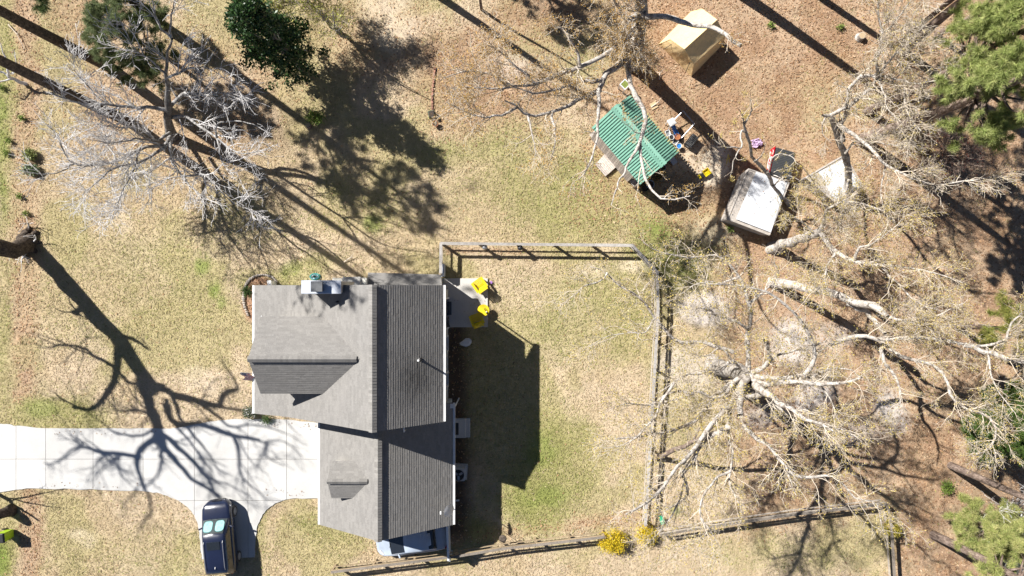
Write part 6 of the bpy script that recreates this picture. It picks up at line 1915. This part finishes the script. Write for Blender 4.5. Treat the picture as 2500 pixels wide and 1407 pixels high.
# dark storage trunk
sb = thing("storage_trunk", "black ribbed storage trunk standing in the sun by the shed", "storage box", P(1684, 348), rad(52))
MB().box((0, 0, .26), (.80, .46, .52)).build("body", M_BLACK, sb, True, bevel=.03)
for k in range(5): MB().box((0, -.17 + k * .085, .545), (.72, .045, .03)).build("lid_rib", mat("trunk_lid", (.12, .12, .115), .5, .15), sb, True, bevel=.008)
MB().box((0, 0, .528), (.82, .48, .02)).build("lid", M_BLACK, sb, True)
for s in (-1, 1): MB().bar((s * .42, -.1, .35), (s * .42, .1, .35), .03, .05).build("handle", M_METAL, sb, True)
gb_ = thing("leaning_sheet", "flat grey sheet leaning at the shed corner in shade", "panel", P(1643, 392, .4) * np.array([1, 1, 0]), rad(38))
MB().box((0, 0, .42), (.36, .52, .05), rx=.15).build("sheet", mat("grey_sheet", (.40, .42, .46), .5, .08), gb_, True)
MB().box((0, 0, .2), (.30, .40, .40)).build("stand", M_WOODB, gb_, True)
# stuff under the front gable of the shed, in shade
for (x, y, lab, rr, hh, mm, nm) in ((1606, 434, "dark red plant pot in the shade of the shed", .17, .40, mat("red_pot", (.20, .03, .04), .6, .1), "flower_pot"), (1585, 452, "pale blue tub at the bottom corner of the shed", .24, .35, mat("pale_blue", (.32, .42, .52), .5, .1), "tub"),
                                    (1617, 412, "pale round pot under the ridge end of the shed", .16, .35, M_GALV, "flower_pot"), (1573, 462, "dark tub at the bottom corner of the shed wall", .18, .3, M_BLACK, "tub")):
    pot(lab, x, y, rr, hh, mm, name=nm, cat="pot")
for (x, y, lab, sd) in ((1612, 425, "small potted shrub in the shade beside the red pot", 401), (1600, 440, "drooping potted plant under the shed gable", 402)):
    shrub(lab, x, y, .8, .24, 260, (.05, .11), [[.12, .13, .04], [.2, .15, .05]], sd, "potted_shrub", "plant")
# toys on the sand
ty = thing("toy_truck", "yellow toy dump truck on the edge of the sand pile", "toy", P(1719, 425), rad(-55))
MB().loft([[(-.16, -.06, .12), (.16, -.06, .12), (.16, .30, .12), (-.16, .30, .12)], [(-.22, -.10, .28), (.22, -.10, .28), (.22, .34, .28), (-.22, .34, .28)], [(-.18, -.06, .28), (.18, -.06, .28), (.18, .30, .28), (-.18, .30, .28)], [(-.13, -.03, .15), (.13, -.03, .15), (.13, .27, .15), (-.13, .27, .15)]]).build("dump_bed", M_YELP, ty, True)
MB().box((0, -.22, .20), (.28, .2, .24)).build("cab", M_BLACK, ty, True, bevel=.02)
MB().box((0, -.38, .14), (.30, .12, .12)).build("bonnet", M_YELP, ty, True, bevel=.02)
for sx in (-.17, .17):
    for yy in (-.3, .12): MB().tube([(sx - .03, yy, .09), (sx + .03, yy, .09)], .09, 12).build("wheel", M_BLACK, ty, True)
yr = thing("toy_rake", "thin yellow toy frame lying on the sand near the tarp coop", "toy", P(1775, 391), .2)
for a, b in (((-.1, -.25, .05), (.05, .3, .3)), ((.12, -.2, .05), (.05, .3, .3)), ((-.12, .0, .15), (.16, .06, .15))): MB().tube([a, b], .018, 6).build("rod", M_YELP, yr, True)
wd = thing("flat_board", "square of bare tan plywood lying right of the green roof", "board", P(1596, 258), .5)
MB().box((0, 0, .03), (.42, .42, .03)).build("sheet", mat("plywood", (.56, .42, .25), .9, .12, 4), wd, True)
ps = thing("crumpled_sheet", "crumpled pale purple sheet lying by the crooked branches", "sheet", P(1846, 350), .3)
rc = np.random.RandomState(5)
gN = 9
rows = [[(x * .5 + rc.normal() * .03, y * .42 + rc.normal() * .03, .06 + abs(rc.normal()) * .10) for x in np.linspace(-.6, .6, gN)] for y in np.linspace(-.6, .6, gN)]
MB().grid(rows).build("cloth", mat("lilac_cloth", (.50, .36, .52), .8, .08), ps, True, fixn=False)

# ------------------------------------------------------------------ tan shelter tent
HEt, HRt = 1.55, 2.45
ten = thing("tan_tent", "tan canvas shelter tent with a sunlit gable roof among the litter", "tent", P(1690, 110), 0)
gFL, gFR, gBR, gBL = P(1608, 108, 0), P(1688, 187, 0), P(1766, 108, 0), P(1686, 29, 0)
eFL, eFR, eBR, eBL = P(1637, 96, HEt), P(1694, 157, HEt), P(1771, 87, HEt), P(1715, 22, HEt)
rF, rBk = P(1671, 120, HRt), P(1751, 48, HRt)
rc = np.random.RandomState(7)


def cloth(c00, c10, c11, c01, nu, nv, sag, seed, wr=.02):
    """Slightly sagging and wrinkled fabric panel between four corners."""
    q = np.random.RandomState(seed)
    c00, c10, c11, c01 = map(np.array, (c00, c10, c11, c01))
    nrm = np.cross(c10 - c00, c01 - c00); nrm = nrm / np.linalg.norm(nrm)
    if nrm[2] < 0: nrm = -nrm
    ph = q.uniform(0, 6, 4)
    rows = []
    for i in range(nu + 1):
        s = i / nu; row = []
        for j in range(nv + 1):
            w_ = j / nv
            p = c00 * (1 - s) * (1 - w_) + c10 * s * (1 - w_) + c11 * s * w_ + c01 * (1 - s) * w_
            e = math.sin(math.pi * s) * math.sin(math.pi * w_)
            ed = min(1, 6 * s, 6 * (1 - s), 6 * w_, 6 * (1 - w_))
            f = -sag * e + ed * wr * (math.sin(9 * s + 14 * w_ + ph[0]) * .5 + math.sin(17 * s - 8 * w_ + ph[1]) * .3 + q.normal() * .18)
            row.append(tuple(p + nrm * f))
        rows.append(row)
    return rows


MB().grid(cloth(eFL, eBL, rBk, rF, 14, 12, .05, 1, .012)).build("roof_cloth", M_TAN, ten, fixn=False, smooth=True, label="sunlit roof half of the tent")
MB().grid(cloth(eBR, eFR, rF, rBk, 14, 12, .07, 2, .02)).build("roof_cloth", M_TAN, ten, fixn=False, smooth=True, label="shaded roof half of the tent")
MB().grid(cloth(gFR, gBR, eBR, eFR, 12, 8, .03, 3, .025)).build("wall_cloth", M_TAN, ten, fixn=False, smooth=True)
MB().grid(cloth(gBL, gFL, eFL, eBL, 12, 8, .03, 4, .025)).build("wall_cloth", M_TAN, ten, fixn=False, smooth=True)
mf_ = (gFL + gFR) / 2
for (a, b, c_, d2, sd) in ((gFL, mf_, rF, eFL, 5), (mf_, gFR, eFR, rF, 6)):
    MB().grid(cloth(a, b, c_, d2, 10, 10, -.05, sd, .035)).build("front_flap", M_TAN, ten, fixn=False, smooth=True)
mb_ = (gBL + gBR) / 2
for (a, b, c_, d2, sd) in ((gBR, mb_, rBk, eBR, 7), (mb_, gBL, eBL, rBk, 8)):
    MB().grid(cloth(a, b, c_, d2, 10, 10, -.03, sd, .02)).build("back_wall", M_TAN, ten, fixn=False, smooth=True)
MB().bar(P(1619, 122, .9), P(1641, 107, 1.4), .03, .03).build("tie_strap", M_BLACK, ten)
MB().bar(P(1673, 178, .9), P(1685, 152, 1.35), .03, .03).build("tie_strap", M_BLACK, ten)
MB().tube([eFL, rF, eFR], .02, 6).build("tent_pole", M_TAN, ten)
for q, e in ((gFL, eFL), (gFR, eFR), (gBR, eBR), (gBL, eBL)): MB().tube([q, e], .02, 6).build("tent_pole", M_TAN, ten)

# ------------------------------------------------------------------ tarp covered coops
def coop(label, corners, tarp, h0, h1, sd, name="tarp_coop"):
    """corners: photo points of the roof (a along the high left edge to b, then c, d); tarp likewise."""
    a, b, c_, d2 = [np.array(P(x, y, h)) for (x, y), h in zip(corners, (h1, h1, h0, h0))]
    ctr = (a + b + c_ + d2) / 4
    t = thing(name, label, "shelter", (ctr[0], ctr[1], 0), 0)
    m = MB(); top = [a, b, c_, d2]
    low = [np.array([p[0] * .0 + (ctr[0] + (p[0] - ctr[0]) * .93), ctr[1] + (p[1] - ctr[1]) * .93, 0]) for p in top]
    for i in range(4):
        p, q = low[i], low[(i + 1) % 4]; P2, Q2 = top[i] - [0, 0, .07], top[(i + 1) % 4] - [0, 0, .07]
        n = 7
        for k in range(n):
            s0, s1 = k / n + .004, (k + 1) / n - .004
            V = [p + (q - p) * s0, p + (q - p) * s1, P2 + (Q2 - P2) * s1, P2 + (Q2 - P2) * s0]
            nn = np.cross(V[1] - V[0], V[3] - V[0]); nn /= np.linalg.norm(nn)
            MB().extr([tuple(x) for x in V], tuple(nn * .03)).build("wall_board", M_WOODG, t)
    n = 5
    for k in range(n):
        s0, s1 = k / n + .002, (k + 1) / n - .002
        V = [a + (d2 - a) * s0, a + (d2 - a) * s1, b + (c_ - b) * s1, b + (c_ - b) * s0]
        MB().extr([tuple(x) for x in V], (0, 0, -.05)).build("roof_board", M_WOODG, t)
    for (p, q) in ((a, b), (b, c_), (c_, d2), (d2, a)):
        MB().bar(p + [0, 0, .01], q + [0, 0, .01], .07, .06).build("edge_trim", M_WOODG, t)
    T = [np.array(P(x, y, h + .05)) for (x, y), h in zip(tarp, (h1, h1, h0 + .02, h0 + .02))]
    o = MB().grid(cloth(T[0], T[1], T[2], T[3], 16, 14, -.07, sd, .03)).build("tarp", M_TARP, t, fixn=False, smooth=True)
    # hanging side of the tarp
    e0, e1 = T[2], T[3]
    out = np.cross(e1 - e0, [0, 0, 1]); out /= np.linalg.norm(out)
    if np.dot(out, ctr - e0) > 0: out = -out
    MB().grid(cloth(e0, e1, e1 + out * .12 - [0, 0, .7], e0 + out * .10 - [0, 0, .6], 12, 6, .02, sd + 3, .03)).build("tarp_side", M_TARP, t, fixn=False, smooth=True)
    return t


coop("large wooden coop with a white tarp tied over its flat roof", [(1827, 413), (1776, 535), (1878, 574), (1926, 446)], [(1846, 419), (1797, 535), (1882, 568), (1922, 446)], 1.45, 1.75, 31)
coop("smaller wooden coop with a white tarp below the crooked tree", [(2062, 379), (1968, 434), (2036, 492), (2106, 455)], [(2059, 390), (1999, 420), (2036, 490), (2106, 456)], 1.2, 1.5, 33)

# red cooler with black corrugated side, lying by the coop
rcx = P(1908, 398)
cool = thing("drink_cooler", "red drinks cooler with white script lying beside the large tarp coop", "cooler", rcx, 0)
a, b, c_, d2 = P(1896, 360, 1.0), P(1942, 373, 1.0), P(1930, 438, .95), P(1880, 428, .95)
MB().extr([tuple(a - [0, 0, .92]), tuple(d2 - [0, 0, .88]), tuple(c_ - [0, 0, .88]), tuple(b - [0, 0, .92])], (0, 0, .86)).build("body", M_BLACK, cool)
nrib = 17
for k in range(nrib):
    s = (k + .5) / nrib
    p, q = d2 + (a - d2) * s, c_ + (b - c_) * s
    MB().bar(p + (q - p) * .02, q, .055, .05).build("roof_rib", mat("dark_corrugated", (.055, .058, .06), .5, .2, 4), cool)
MB().extr([tuple(a), tuple(d2), tuple(c_), tuple(b)], (0, 0, -.02)).build("top_sheet", bpy.data.materials["dark_corrugated"], cool)
ra, rb2 = P(1893, 357, 1.0), P(1877, 427, .95)
ra2, rb3 = P(1881, 366, .42), P(1872, 412, .42)
V = [ra, rb2, rb3, ra2]
pn = MB().add([tuple(p) for p in V] + [tuple(np.array(p) - [-.05, 0, .03]) for p in V], MB.BF).build("front_panel", mat("red_paint", (.58, .015, .03), .35, .05), cool)
# white script swash on the red front
def onred(s, w_): return (ra * (1 - s) + rb2 * s) * (1 - w_) + (ra2 * (1 - s) + rb3 * s) * w_ + np.array([-.012, .004, .012])
for pts in ([(.10, .35), (.16, .15), (.28, .18), (.26, .55), (.15, .75), (.30, .85), (.46, .60)], [(.36, .25), (.44, .18), (.47, .35), (.38, .5), (.5, .45), (.58, .2)], [(.60, .6), (.66, .25), (.74, .2), (.72, .55), (.8, .7), (.9, .35)], [(.12, .9), (.4, .8), (.66, .92), (.92, .7)]):
    MB().tube([onred(*p) for p in pts], .022, 5).build("script_stroke", M_WHITEP, cool)


# leaves and twigs blown onto the flat roofs and patio
def debris(name, label, spots, n, seed):
    r = np.random.RandomState(seed)
    C = []
    for (c0, c1, c2, c3) in spots:
        c0, c1, c2, c3 = map(np.array, (c0, c1, c2, c3))
        a_, b_ = r.rand(n)[:, None], (r.rand(n) ** 1.3)[:, None]
        C.append(c0 * (1 - a_) * (1 - b_) + c1 * a_ * (1 - b_) + c2 * a_ * b_ + c3 * (1 - a_) * b_)
    C = np.concatenate(C)
    V, Fc = leaf_quads(r, C, (.05, .13), .85, .5)
    pal = np.array([[.34, .2, .1], [.25, .14, .08], [.42, .3, .18]])
    col = pal[r.randint(0, 3, len(C))] * r.uniform(.7, 1.2, len(C))[:, None]
    tag(link(name, np_mesh(name, V, Fc, attr_mat("dry_blade", .85, .2, .25), False, np.repeat(col, 4, 0))), label, "leaves", kind="stuff")


up_ = np.array([0, 0, .02])
debris("fallen_leaves", "brown leaves blown onto the driveway and patio edges", [tuple(P(x, y, .06) for x, y in q) for q in
       (((120, 1190), (360, 1194), (360, 1180), (120, 1176)), ((640, 1210), (780, 1214), (780, 1190), (640, 1190)), ((120, 1052), (400, 1052), (400, 1062), (120, 1062)), ((640, 1030), (775, 1036), (775, 1050), (640, 1044)))], 26, 3)
debris("fallen_leaves", "small brown leaves scattered over the patio slab and tarp roofs", [tuple(P(x, y, h) for x, y in q) for h, q in
       ((.115, ((1095, 690), (1185, 690), (1185, 790), (1095, 790))), (1.86, ((1800, 530), (1850, 425), (1900, 440), (1875, 560))), (1.86, ((1782, 530), (1826, 420), (1840, 422), (1798, 532))))], 22, 4)
